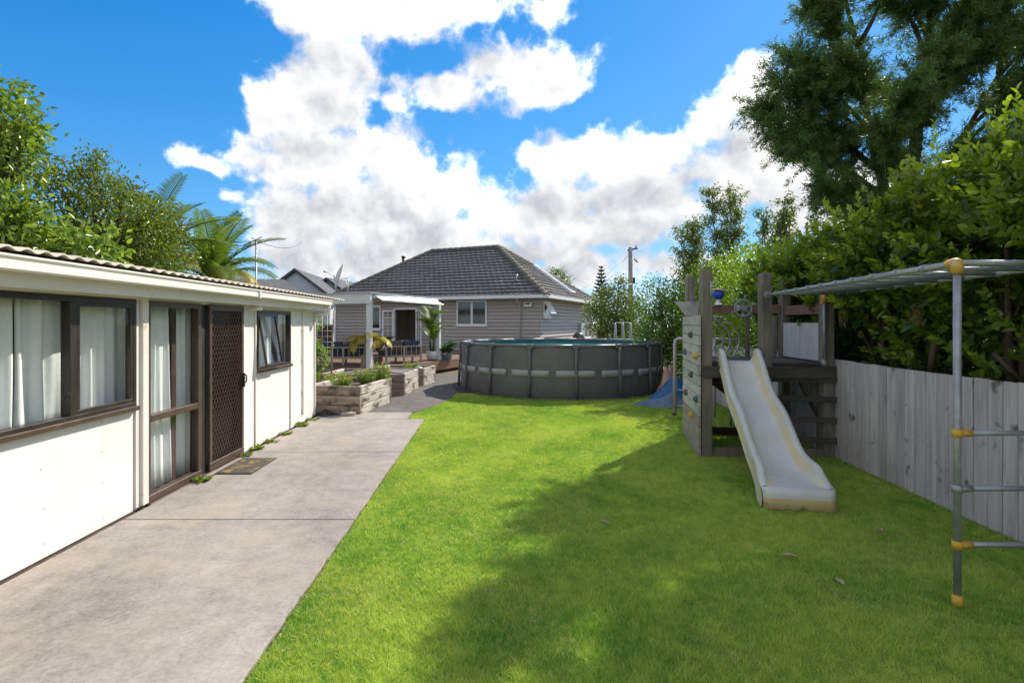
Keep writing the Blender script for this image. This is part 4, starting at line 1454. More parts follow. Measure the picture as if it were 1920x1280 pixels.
MB().lathe([(POOL_R + .28, .010), (POOL_R + .27, .022), (POOL_R - .1, .024)], (POOL_C[0], POOL_C[1], 0), 72).build("ground_cloth", mat("ground_cloth", (.03, .03, .032), (.02, .02, .022), scale=6, rough=.8), pool)
# pool ladder on the far right side
lad = thing("pool_ladder", "pale A-frame pool ladder with looped handrails at the far side of the pool", "ladder", (4.35, 17.3, 0))
LADM = mat("ladder_grey", (.45, .47, .47), (.38, .40, .40), scale=6, rough=.4)
for x in (4.05, 4.30, 4.55):
    pts = [(x, 17.5, 0), (x, 17.42, 1.2)] + [(x, 17.36 - .10 * math.sin(q), 1.70 + .10 * math.cos(q) - .05) for q in (-.9, 0, .9)] + [(x, 17.16, 1.2), (x, 17.05, .0)]
    MB().tube(pts, .020, 8).build("handrail", LADM, lad)
for a, b in ((4.05, 4.29), (4.31, 4.55)):
    MB().tube([(a, 17.36, 1.745), (a + .03, 17.36, 1.765), (b - .03, 17.36, 1.765), (b, 17.36, 1.745)], .018, 8).build("loop", LADM, lad)
MB().box(3.98, 4.62, 17.18, 17.44, 1.20, 1.245).build("platform", LADM, lad, bevel=.01)
for z in (.3, .6, .9):
    MB().box(4.05, 4.55, 17.38, 17.48, z, z + .03).build("tread", LADM, lad)

# heaps of plastic by the pool
def tarp(name, label, c, s, h, m, seed, cat):
    g = random.Random(seed)
    ph = [g.uniform(0, 6.28) for _ in range(8)]
    bumps = [(g.uniform(-.6, .6), g.uniform(-.6, .6), g.uniform(.05, .16), g.uniform(.5, 1.0)) for _ in range(5)]
    def fn(u, v):
        a = u * 2 * math.pi
        e = 1 + .16 * math.sin(2 * a + ph[0]) + .1 * math.sin(5 * a + ph[1])
        x_, y_ = e * v * math.cos(a), e * v * math.sin(a)
        lump = sum(w_ * math.exp(-((x_ - bx) ** 2 + (y_ - by) ** 2) / q_) for bx, by, q_, w_ in bumps)
        crease = .10 * abs(math.sin(5 * x_ + 3 * y_ + ph[3])) + .07 * abs(math.sin(9 * y_ - 6 * x_ + ph[4])) + .05 * math.sin(14 * x_ + ph[5]) * math.sin(12 * y_ + ph[6])
        z = h * (1 - v ** 5) * (.45 + .55 * lump + crease)
        return (s[0] * x_, s[1] * y_, max(z, .012))
    o = single(MB().grid(fn, 72, 26), name, m, label, cat, (0, 0, 0))
    o.location = c
    return o


BLUET = mat("blue_tarp", (.025, .13, .33), (.018, .09, .24), scale=5, rough=.35, bump=.5, bscale=9, bdist=.03)
PALEB = mat("pale_blue_tarp", (.12, .18, .27), (.08, .13, .20), scale=5, rough=.4, bump=.5, bscale=9, bdist=.03)
tarp("pool_cover", "crumpled bright blue plastic cover heaped between the pool and the play tower", (4.10, 11.9, .0), (.50, .5), .44, BLUET, 3, "tarpaulin")
tarp("ground_sheet", "flattened grey-blue plastic sheet on the grass at the pool's right edge", (3.72, 11.3, .0), (.72, .34), .18, PALEB, 5, "tarpaulin")
tarp("inflatable_toy", "pink deflated inflatable pool toy lying on the blue cover", (4.22, 12.6, .0), (.28, .3), .55, mat("pink_vinyl", (.55, .32, .27), (.48, .27, .22), scale=4, rough=.35), 9, "pool toy")

# ------------------------------------------------------------------ paling fence on the right
PALE = mat("grey_paling", (.56, .515, .50), (.40, .368, .358), scale=2.6, stretch=(7, 7, .55), rough=.88, bump=.35, bscale=None, rnd=.16, lo=.36, hi=.66, c3=(.23, .205, .195), s3=2.4, lo3=.60, hi3=.74, st3=(3, 3, 1.0), c4=(.14, .12, .11), s4=5.5, lo4=.64, hi4=.74)
RAILW = mat("fence_rail", (.22, .17, .13), (.15, .115, .09), scale=3, stretch=(6, .6, 6), rough=.9)
fx = lambda y: 4.21 + .098 * (y - 4.3)
fence = thing("paling_fence", "grey weathered timber paling fence along the right of the lawn", "fence", (fx(6), 6, 0))
y = .6
fd = Vector((.098, 1, 0)).normalized()
fn_ = Vector((1, -.098, 0)).normalized()
i = 0
while y < 14.5:
    w = .146 + random.uniform(-.006, .006)
    h = 1.275 + random.uniform(-.004, .004) + .015 * math.sin(y * .9)
    tl = random.uniform(-.004, .004)
    off = random.uniform(-.004, .004)
    c = Vector((fx(y + w / 2) + off, y + w / 2, h / 2 + .012))
    MB().obox(c, fd * (w / 2 - random.uniform(.0015, .005)), fn_ * .009, Vector((0, 0, 1)) * h / 2 + fd * tl).build("paling", PALE, fence, bevel=.003, seg=1)
    y += w
    i += 1
for z in (.25, .68, 1.10):
    MB().beam((fx(.6) + .045, .6, z), (fx(14.5) + .045, 14.5, z), .05, .09).build("rail", RAILW, fence)
for yy in (1.5, 3.9, 6.3, 8.7, 11.1, 13.5):
    MB().box(fx(yy) + .075, fx(yy) + .175, yy - .05, yy + .05, 0, 1.22).build("post", RAILW, fence)
structure(MB().add([(fx(-3) - .06, -3, .010), (fx(-3) + .2, -3, .010), (fx(14.5) + .2, 14.5, .010), (fx(14.5) - .06, 14.5, .010)], [(0, 1, 2, 3)]), "fence_edge_soil", SOIL)

# ------------------------------------------------------------------ play tower
TW = mat("tower_timber", (.235, .200, .162), (.15, .127, .104), scale=3, stretch=(6, 6, .5), rough=.9, bump=.3, rnd=.14, c3=(.10, .088, .07), s3=2.0, lo3=.52, hi3=.72, st3=(2, 2, .7))
TWD = mat("tower_dark", (.095, .079, .066), (.06, .051, .044), scale=3, stretch=(1, 6, 6), rough=.92, rnd=.15)
TWR = mat("tower_rail", (.22, .13, .085), (.15, .09, .063), scale=3, stretch=(.6, 6, 6), rough=.85, rnd=.1)
CLB = mat("climb_board", (.50, .465, .43), (.38, .35, .325), scale=3, stretch=(6, .6, 6), rough=.88, bump=.25, rnd=.10, c3=(.20, .18, .165), s3=2.5, lo3=.55, hi3=.75)
CLD = mat("climb_board_brown", (.33, .275, .23), (.245, .205, .17), scale=3, stretch=(6, .6, 6), rough=.9, bump=.25, rnd=.12)
tower = thing("play_tower", "weathered timber climbing tower with platform, posts and board wall beside the fence", "play tower", (3.6, 7.6, 0))
FL, FM, FR, BL, BR = Vector((2.82, 7.0, 0)), Vector((3.60, 7.0, 0)), Vector((4.375, 6.95, 0)), Vector((3.125, 8.37, 0)), Vector((4.47, 8.12, 0))
Z = Vector((0, 0, 1))
PZ = 1.236
for p, h, w in ((FL, 2.45, .13), (FM, 2.40, .13), (FR, 2.46, .13), (BL, 2.49, .12), (BR, 2.43, .13)):
    MB().box(p.x - w / 2, p.x + w / 2, p.y - w / 2, p.y + w / 2, 0, h).build("post", TW, tower, bevel=.008)
n = 12
for i in range(n):
    t0 = (i + .5) / n
    a, b = FL.lerp(BL, t0 * 1.0), FR.lerp(BR, t0)
    a = a + Vector((-.05 if 0 else .0, 0, 0))
    MB().beam(a + Z * (PZ - .018), b + Z * (PZ - .018), 1.36 / n - .008, .034).build("platform_plank", TWD, tower)
MB().beam(FL + Vector((-.06, -.085, PZ - .115)), FR + Vector((.06, -.085, PZ - .115)), .04, .15).build("platform_beam", TWD, tower)
MB().beam(BL + Vector((-.06, .085, PZ - .115)), BR + Vector((.06, .085, PZ - .115)), .04, .15).build("platform_beam", TWD, tower)
MB().beam(FL + Vector((.085, .03, PZ - .115)), BL + Vector((.085, 0, PZ - .115)), .04, .15).build("platform_beam", TWD, tower)
MB().beam(FR + Vector((-.085, .03, PZ - .115)), BR + Vector((-.085, 0, PZ - .115)), .04, .15).build("platform_beam", TWD, tower)
MB().beam(FL + Vector((.07, -.02, .065)), FR + Vector((-.07, -.02, .065)), .07, .13).build("bottom_sill", TW, tower, bevel=.006)
MB().beam(BL + Vector((.07, 0, .08)), BR + Vector((-.07, 0, .08)), .06, .13).build("bottom_sill", TWD, tower, bevel=.006)
MB().beam(BL + Vector((.06, -.01, 1.965)), BR + Vector((-.07, -.01, 1.965)), .04, .135).build("back_rail", TWR, tower, bevel=.005)
MB().beam(FR + Vector((-.02, .07, 1.94)), BR + Vector((-.02, -.07, 1.94)), .04, .135).build("side_rail", TWR, tower, bevel=.005)
MB().beam(BL + Vector((.1, -.08, 1.08)), BR + Vector((-.1, -.1, .22)), .03, .22).build("brace_board", TWR, tower, bevel=.004)
for z in (1.02, .77, .50, .24):
    MB().beam(FM + Vector((.07, .0, z)), FR + Vector((.08, -.085, z)), .04, .07).build("ladder_rung", TWD, tower, bevel=.005)
MB().beam((4.06, 7.05, 1.05), (4.33, 7.05, .52), .04, .06, up=(0, 1, 0)).build("diagonal_brace", TWD, tower)
MB().box(4.36, 4.43, 7.02, 7.14, .0, 1.1).build("stud", TW, tower)
MB().box(3.88, 3.98, 8.15, 8.25, .15, PZ - .04).build("stud", TWD, tower)
for fr_ in (.62, .90):
    p = BL.lerp(BR, fr_)
    MB().box(p.x - .03, p.x + .03, p.y - .02, p.y + .02, PZ, 1.87).build("baluster", TW, tower, bevel=.004)
MB().obox((FR + BR) / 2 + Z * (PZ + .27) + Vector((-.05, .0, 0)), (BR - FR) / 2 * .84, Vector((.009, 0, 0)), Z * .25).build("ply_panel", mat("grey_ply", (.60, .58, .57), (.48, .46, .45), scale=5, stretch=(2, 2, .6), rough=.85, c3=(.5, .5, .5), s3=5), tower)
# board wall with holds
wd = (BL - FL).normalized()
wn = Vector((-wd.y, wd.x, 0))
nb_ = 14
bh = 1.85 / nb_
for i in range(nb_):
    a = FL + wn * .083 - wd * .085
    b = BL + wn * .083 + wd * .06
    MB().beam(a + Z * (bh * (i + .5) + .004), b + Z * (bh * (i + .5) + .004), .03, bh - .008).build("wall_board", CLD if i < 4 else CLB, tower, bevel=.003, seg=1)
HC_ = {"teal": mat("hold_teal", (.05, .14, .17), (.04, .11, .14), scale=9, rough=.6), "yellow": mat("hold_yellow", (.60, .38, .02), (.5, .3, .02), scale=9, rough=.55),
       "grey": mat("hold_grey", (.12, .11, .10), (.09, .08, .08), scale=9, rough=.8)}
for px, py, c in ((1286, 660, "teal"), (1307, 667, "yellow"), (1298, 702, "grey"), (1288, 735, "grey"), (1309, 747, "teal"), (1297, 777, "yellow"), (1297, 627, "grey")):
    q0, kk = FL + wn * .10, (px - VX) / FPX
    tt = min(max((kk * q0.y - q0.x) / (wd.x - kk * wd.y), .02), 1.3)
    c0 = q0 + wd * tt
    c0.z = CAM_H - (py - HY) / FPX * c0.y
    mb = MB()
    def hf(u, v, s=random.random() * 6):
        a, b = u * 2 * math.pi, v * math.pi / 2
        r_ = .052 * math.cos(b) * (1 + .25 * math.sin(3 * a + s))
        return c0 + wd * r_ * math.cos(a) + Z * r_ * .85 * math.sin(a) + wn * .055 * math.sin(b)
    mb.grid(hf, 14, 5)
    o = mb.build("climbing_hold", HC_[c], tower)
mb = MB().prism([Vector((2.86, 8.47, 2.09)), Vector((3.22, 8.47, 2.09)), Vector((3.22, 8.47, 1.865)), Vector((3.03, 8.47, 1.865))], (0, -.03, 0))
mb.v = [(x, y - .17, z) for x, y, z in mb.v]
mb.build("prow_board", CLB, tower)
MB().tube([(2.85, 6.935, 2.30), (2.85, 6.895, 2.28), (2.852, 6.895, 2.12), (2.85, 6.935, 2.10)], .011, 8).build("grab_handle", GALV, tower)

# ship's wheel on the back rail
SWM = mat("wheel_plastic", (.26, .32, .31), (.21, .26, .25), scale=6, rough=.45)
wc = Vector((3.80, 8.02, 1.975))
wheel = thing("ship_wheel", "grey-green toy ship's wheel fixed to the play tower's back rail", "toy wheel", wc)
MB().tube([wc + Vector((.125 * math.cos(q), 0, .125 * math.sin(q))) for q in np.linspace(0, 2 * math.pi, 25)[:-1]], .016, 8, closed=True).build("rim", SWM, wheel)
for i in range(6):
    q = .35 + i * math.pi / 3
    dv = Vector((math.cos(q), 0, math.sin(q)))
    MB().tube([wc + dv * .03, wc + dv * .12, wc + dv * .15, wc + dv * .185, wc + dv * .205], [.011, .010, .010, .015, .010], 8).build("spoke", SWM, wheel)
MB().tube([wc + Vector((0, -.03, 0)), wc + Vector((0, .18, 0))], .042, 14).build("hub", SWM, wheel)
# toy telescope
tsc = thing("toy_viewer", "blue drum-shaped toy with tan cap on the play tower's back rail", "toy", (3.52, 8.27, 2.033))
BLU = mat("toy_blue", (.02, .07, .50), (.015, .055, .42), scale=6, rough=.35)
MB().lathe([(0, 0), (.06, 0), (.05, .015), (.035, .03), (.033, .075), (.05, .085)], (3.52, 8.25, 2.033), 14).build("stand", HWHITE, tsc)
MB().lathe([(0, .08), (.045, .085), (.06, .11), (.085, .14), (.088, .17), (.075, .20), (.07, .215), (0, .216)], (3.52, 8.25, 2.033), 18).build("body", BLU, tsc)
MB().obox((3.53, 8.23, 2.262), (.105, .01, -.012), (-.01, .07, .0), (.002, 0, .012)).build("cap", mat("toy_tan", (.62, .48, .28), (.55, .42, .24), scale=5, rough=.5), tsc, bevel=.01)

# ------------------------------------------------------------------ slide
SLW = mat("slide_cream", (.60, .585, .54), (.52, .51, .47), scale=3, rough=.30, bump=.03, bscale=30, c3=(.52, .49, .41), s3=2.2, c4=(.22, .18, .12), s4=13, lo4=.74, hi4=.79, spec=.5)
SLY = mat("slide_edge_yellowed", (.66, .55, .31), (.70, .62, .42), scale=4, rough=.42, c3=(.60, .58, .50), s3=3, lo3=.48, hi3=.66)
SLB = mat("slide_foot_stained", (.50, .37, .15), (.58, .48, .26), scale=3, rough=.45, c3=(.17, .10, .045), s3=3.4, lo3=.54, hi3=.66, bump=.1)
slide = thing("slide", "cream plastic wavy slide running from the play tower platform onto the lawn", "slide", (3.0, 5.9, 0))
KZ = [(0, 1.262), (.05, 1.25), (.12, 1.12), (.2, .97), (.28, .845), (.36, .755), (.44, .68), (.52, .585), (.60, .475), (.68, .37), (.76, .29), (.84, .238), (.92, .208), (1.0, .20)]


def sl_sec(s):
    for (s0, z0), (s1, z1) in zip(KZ, KZ[1:]):
        if s <= s1 + 1e-9:
            u = (s - s0) / (s1 - s0)
            z = z0 + (z1 - z0) * u
            break
    c = Vector((3.22 - .34 * s, 6.93 - 1.93 * s, z))
    q_ = min(max((s - .72) / .28, 0), 1)
    w = .205 + .015 * s + .05 * q_ * q_ * (3 - 2 * q_)
    return c, w


NS = 60
# smooth the profile a little
zs = [sl_sec(i / NS)[0].z for i in range(NS + 1)]
for _ in range(4):
    zs = [zs[0]] + [(zs[i - 1] + 2 * zs[i] + zs[i + 1]) / 4 for i in range(1, NS)] + [zs[-1]]
dirv = Vector((-.34, -1.93, 0)).normalized()
sd_ = Vector((-dirv.y, dirv.x, 0))      # towards the fence side
sd_ = sd_ if sd_.x > 0 else -sd_
bed, rl, rr_ = [], [], []
def prof_pts(i):
    s = i / NS
    c, w = sl_sec(s)
    c = Vector((c.x, c.y, zs[i]))
    hgt = .135 + .014 * math.sin(s * 16)
    if s > .88:
        hgt *= max(.12, 1 - (s - .88) / .13)
    if s < .06:
        hgt *= 1.15
    low = -.10
    if s > .84:
        u = (s - .84) / .16
        low = -.10 * (1 - u) - (c.z - .012) * min(1, u * 1.3)
    cu = .035
    inner = [(-w + .0, hgt), (-w + .018, hgt - .012), (-w + .035, hgt * .45), (-w + .06, .012), (-w + .10, 0), (0, -.004), (w - .10, 0), (w - .06, .012), (w - .035, hgt * .45), (w - .018, hgt - .012), (w, hgt)]
    outer = [(w, hgt), (w + .028, hgt + .002), (w + .045, hgt - .014), (w + .05, hgt * .5), (w + .042, low * .6), (w + .05, low)]
    return c, inner, outer, low, w
mbb, mbl, mbr = MB(), MB(), MB()
def sweep(mb, sel, smooth=True):
    rows = []
    for i in range(NS + 1):
        c, inner, outer, low, w = prof_pts(i)
        rows.append([c + sd_ * x + Z * max(z, -c.z + .012) for x, z in sel(inner, outer, low, w)])
    n = len(rows[0])
    vs = [p for r_ in rows for p in r_]
    mb.add(vs, [(i * n + j, i * n + j + 1, (i + 1) * n + j + 1, (i + 1) * n + j) for i in range(NS) for j in range(n - 1)], smooth)
    return rows
sweep(mbb, lambda a, b, l, w: a[3:8])
sweep(mbb, lambda a, b, l, w: a[9:] + b[1:4])
sweep(mbb, lambda a, b, l, w: [(-x, z) for x, z in a[9:] + b[1:4]][::-1])
sweep(mbb, lambda a, b, l, w: [(w - .02, -.03), (-w + .02, -.03)])
mbb.build("chute", SLW, slide, recalc=False)
sweep(mbr, lambda a, b, l, w: a[7:10])
sweep(mbr, lambda a, b, l, w: b[3:])
mbr.build("side_rail", SLY, slide)
sweep(mbl, lambda a, b, l, w: [(-x, z) for x, z in a[7:10]][::-1])
sweep(mbl, lambda a, b, l, w: [(-x, z) for x, z in b[3:]][::-1])
mbl.build("side_rail", SLY, slide)
# rounded foot
c, inner, outer, low, w = prof_pts(NS)
mbf, mbt = MB(), MB()
def ff_(u, v):
    x = (u - .5) * 2 * (w + .05)
    ed = 1 - (max(0, abs(u - .5) - .40) / .10) ** 2
    if v < .4:
        t = v / .4
        return c + sd_ * x * (1 - .02 * t) + dirv * (.085 * math.sin(t * math.pi / 2) * (.35 + .65 * ed)) + Z * (.014 - .075 * (1 - math.cos(t * math.pi / 2)) - .012 * (1 - ed))
    t = (v - .4) / .6
    return c + sd_ * x * .98 + dirv * ((.085 - .02 * t + .014 * math.sin(t * 3.1)) * (.35 + .65 * ed)) + Z * (-.061 - .012 * (1 - ed) - (c.z - .075) * t)
mbt.grid(lambda u, v: ff_(u, v * .46), 28, 10)
mbt.build("lip", SLW, slide)
mbf.grid(lambda u, v: ff_(u, .46 + v * .54), 28, 10)
mbf.build("foot", SLB, slide)
o = MB()
# top lip hooked over the platform
c, inner, outer, low, w = prof_pts(0)
MB().obox(c + Vector((0, .05, -.012)), sd_ * (w + .03), dirv * .07, Z * .012).build("top_lip", SLW, slide, bevel=.008)
for sg in (-1, 1):
    MB().obox(c + sd_ * sg * (w + .02) - dirv * .0 + Z * .075, sd_ * .024, dirv * .06, Z * .085).build("top_horn", SLY, slide, bevel=.022, seg=3)

# ------------------------------------------------------------------ overhead ladder of galvanised pipe
PIPE = mat("grey_pipe", (.33, .335, .345), (.26, .265, .275), scale=9, rough=.42, metal=.45, c3=(.40, .41, .42), s3=6)
YEL = mat("yellow_fitting", (.62, .36, .03), (.52, .28, .03), scale=8, rough=.5, c3=(.45, .40, .35), s3=9, lo3=.58, hi3=.7)
mk = thing("monkey_bars", "grey pipe monkey bars with yellow fittings joining the play tower", "monkey bars", (3.2, 4.8, 0))
A0, A1 = Vector((3.60, 6.935, 2.12)), Vector((2.87, 3.28, 2.12))
B0, B1 = Vector((4.30, 6.885, 2.12)), Vector((3.62, 3.28, 2.12))
MB().tube([A0 + Vector((.01, -.03, 0)), A1], .021, 10).build("side_pipe", PIPE, mk)
MB().tube([B0 + Vector((0, -.03, 0)), B1], .021, 10).build("side_pipe", PIPE, mk)
MB().tube([A0 + Vector((0, .0, 0)), A0 + Vector((-.003, -.035, 0))], .05, 14).build("flange", PIPE, mk)
NR = 11
for i in range(1, NR):
    t = i / NR
    a, b = A0.lerp(A1, t), B0.lerp(B1, t)
    r_ = MB().tube([a + Z * -.003, b + Z * -.003], .016, 8)
    ro = r_.build("rung", PIPE, mk)
    for p, q in ((a, A1 - A0), (b, B1 - B0)):
        qn = q.normalized()
        MB().tube([p - qn * .022, p + qn * .022], .028, 10).build("collar", PIPE, ro)
MB().tube([A1, B1], .019, 10).build("end_pipe", PIPE, mk)
for p in (A1, B1):
    lg = MB().tube([(p.x, p.y, 0.0), (p.x, p.y, p.z)], .021, 12).build("leg", PIPE, mk)
    MB().tube([(p.x, p.y, 0.0), (p.x, p.y, .085)], .028, 12).build("foot_sleeve", YEL, lg)
    mb = MB().tube([(p.x, p.y, 2.055), (p.x, p.y, 2.10), (p.x - .004, p.y + .012, 2.13), (p.x - .004, p.y + .012, 2.15)], [.030, .034, .036, .018], 12)
    mb.tube([(p.x, p.y, 2.12), (p.x + .016, p.y + .075, 2.12)], .032, 12)
    mb.build("elbow", YEL, lg)
for z, m in ((1.075, YEL), (.735, PIPE), (.39, YEL)):
    ru = MB().tube([(A1.x, A1.y, z), (B1.x, B1.y, z)], .016, 10).build("step_rung", PIPE, mk)
    for p, sg in ((A1, 1), (B1, -1)):
        MB().tube([(p.x, p.y, z - .024), (p.x, p.y, z + .024)], .029, 12).tube([(p.x, p.y, z), (p.x + .085 * sg, p.y, z)], .022, 10).build("clamp", m, ru)
up_ = MB().tube([(4.292, 6.862, PZ + .0), (4.292, 6.862, 2.13)], .017, 10).build("upright", PIPE, mk)
MB().tube([(4.292, 6.862, 2.02), (4.292, 6.862, 2.14)], .029, 12).box(4.262, 4.32, 6.865, 6.885, 2.0, 2.12).build("clamp", YEL, up_)
MB().tube([(4.292, 6.862, PZ - .03), (4.292, 6.862, PZ + .05)], [.04, .024], 12).build("base_flange", PIPE, up_)

# ------------------------------------------------------------------ purple framed loop climber behind the tower
LIL = mat("lilac_pipe", (.48, .39, .46), (.42, .34, .41), scale=8, rough=.5, c3=(.42, .40, .42), s3=6)
cl = thing("loop_climber", "lilac pipe climber with looped silver bars behind the play tower's board wall", "climber", (3.5, 10.0, 0))
MB().tube([(3.47, 10.06, .0), (3.47, 10.06, 1.36), (3.485, 10.06, 1.43), (3.54, 10.06, 1.46), (4.5, 9.6, 1.45)], .030, 10).build("frame_pipe", LIL, cl)
MB().tube([(3.47, 10.06, 0), (3.47, 10.06, .06)], .042, 10).build("foot_cap", BLACK, cl)
for z in (1.16, .82, .50, .2):
    MB().tube([(3.47, 10.06, z), (4.1, 9.78, z)], .013, 8).build("rung", GALV, cl)
MB().tube([(4.1, 9.78, 0), (4.1, 9.78, 1.455)], .028, 10).build("frame_pipe", LIL, cl)
for i, px in enumerate((1343, 1357, 1371, 1388)):
    d_ = 8.95
    X_ = (px - 920) / 1000 * d_
    pts = [Vector((X_ - .34, d_ + .05, 1.83)), Vector((X_ - .25, d_ + .03, 1.84)), Vector((X_ - .08, d_, 1.68)), Vector((X_, d_, 1.55)), Vector((X_ + .005, d_, 1.42)), Vector((X_ - .06, d_, 1.28)), Vector((X_ - .14, d_, 1.19)), Vector((X_ - .18, d_, 1.0))]
    sm = [pts[0]]
    for a, b in zip(pts, pts[1:]):
        sm += [a.lerp(b, .33), a.lerp(b, .66)]
    sm.append(pts[-1])
    for _ in range(3):
        sm = [sm[0]] + [(sm[j - 1] + sm[j] * 2 + sm[j + 1]) / 4 for j in range(1, len(sm) - 1)] + [sm[-1]]
    MB().tube(sm, .016, 8).build("loop_bar", GALV, cl)
MB().tube([(3.42, 8.98, 1.845), (3.55, 8.97, 1.855), (3.90, 8.95, 1.84)], .016, 8).build("top_pipe", GALV, cl)
MB().tube([(3.42, 8.95, 1.0), (4.05, 8.95, 1.0)], .02, 8).tube([(3.44, 8.95, 0), (3.44, 8.95, 1.0)], .02, 8).tube([(4.03, 8.95, 0), (4.03, 8.95, 1.0)], .02, 8).build("base_frame", GALV, cl)

# ------------------------------------------------------------------ trees and shrubs
BARK = mat("bark", (.13, .095, .07), (.075, .055, .042), scale=6, stretch=(3, 3, .7), rough=.95, bump=.7, bscale=25)
BARKG = mat("grey_bark", (.20, .175, .15), (.13, .11, .095), scale=6, stretch=(3, 3, .7), rough=.95, bump=.6, bscale=25)


def lobe_points(lobes, n, g, shell=.55):
    """n points in a set of ellipsoids (cx,cy,cz,rx,ry,rz), biased to the outside; also outward directions"""
    vol = np.array([l[3] * l[4] * l[5] for l in lobes]) ** .75
    idx = g.choice(len(lobes), n, p=vol / vol.sum())
    L = np.array(lobes)[idx]
    d = nrm(g.normal(size=(n, 3)))
    r = g.random(n) ** (1 / 3)
    r = np.where(g.random(n) < shell, .78 + .27 * g.random(n), r)
    off = d * r[:, None]
    return L[:, :3] + off * L[:, 3:], nrm(d / L[:, 3:])


def crown_mesh(name, lobes, clumps, per, cr, L, W, shape, seed, shell=.6, up=.5, hang=0.0, droop=.15, base=None):
    g = np.random.default_rng(seed)
    c, out = lobe_points(lobes, clumps, g, shell)
    k = clumps * per
    ci = np.repeat(np.arange(clumps), per)
    pos = c[ci] + g.normal(size=(k, 3)) * cr * np.array([1, 1, .8])
    dr = out[ci] * .7 + g.normal(size=(k, 3)) * .7 + np.array([0, 0, .25 - hang])
    sz = g.uniform(.65, 1.2, k)
    tint = np.clip(.45 + g.normal(0, .16, clumps)[ci] + g.normal(0, .17, k), 0, .92)
    tint[g.random(k) < .012] = 1.0
    if base is not None:
        pos = pos - np.array(base)
    return leaf_mesh(name, pos, dr, L * sz, W * sz, tint, shape, up=up, droop=droop)


def limb(mb, p, q, r0, r1, wob=.1, n=6):
    p, q = Vector(p), Vector(q)
    pts = [p.lerp(q, i / n) + (Vector((random.uniform(-1, 1), random.uniform(-1, 1), random.uniform(-.5, .5))) * wob * (p - q).length * .3 if 0 < i < n else Vector()) for i in range(n + 1)]
    mb.tube(pts, [r0 + (r1 - r0) * i / n for i in range(n + 1)], 7)


def tree(name, label, cat, base, lobes, clumps, per, cr, L, W, lm, shape='diamond', seed=1, trunk=.08, bark=None, group=None, **kw):
    t = thing(name, label, cat, base, group=group)
    mb = MB()
    base = Vector(base)
    top = Vector(np.mean(np.array(lobes)[:, :3], axis=0))
    fork = base.lerp(top, .55)
    limb(mb, base, fork, trunk, trunk * .75, .08)
    for l in lobes:
        limb(mb, fork, Vector(l[:3]) + Vector((0, 0, l[5] * .3)), trunk * .6, trunk * .15, .12)
        for q in range(3):
            e = Vector(l[:3]) + Vector((random.uniform(-.7, .7) * l[3], random.uniform(-.7, .7) * l[4], random.uniform(-.2, .8) * l[5]))
            limb(mb, fork.lerp(Vector(l[:3]), .6), e, trunk * .3, trunk * .07, .15)
    mb.build("trunk", bark or BARK, t)
    me = crown_mesh("crown", lobes, clumps, per, cr, L, W, shape, seed, base=base, **kw)
    mesh_obj("crown", me, lm, t)
    return t


# --- broad-leaved hedge over the paling fence
HEDGE = leaf_mat("hedge_leaf", (.050, .108, .020), (.31, .40, .034), (.60, .50, .05), trans=.42, rough=.33, spec=.5, ny=.955)
HEDGE_STEM = mat("hedge_stem", (.15, .11, .075), (.095, .07, .048), scale=7, stretch=(3, 3, .7), rough=.9, bump=.5, bscale=30)


def ztop(y):
    return float(np.interp(y, [0, 3, 4.8, 5.4, 6.1, 7.0, 7.8, 9.4], [3.2, 3.15, 3.18, 3.18, 3.08, 2.92, 2.82, 2.72]))


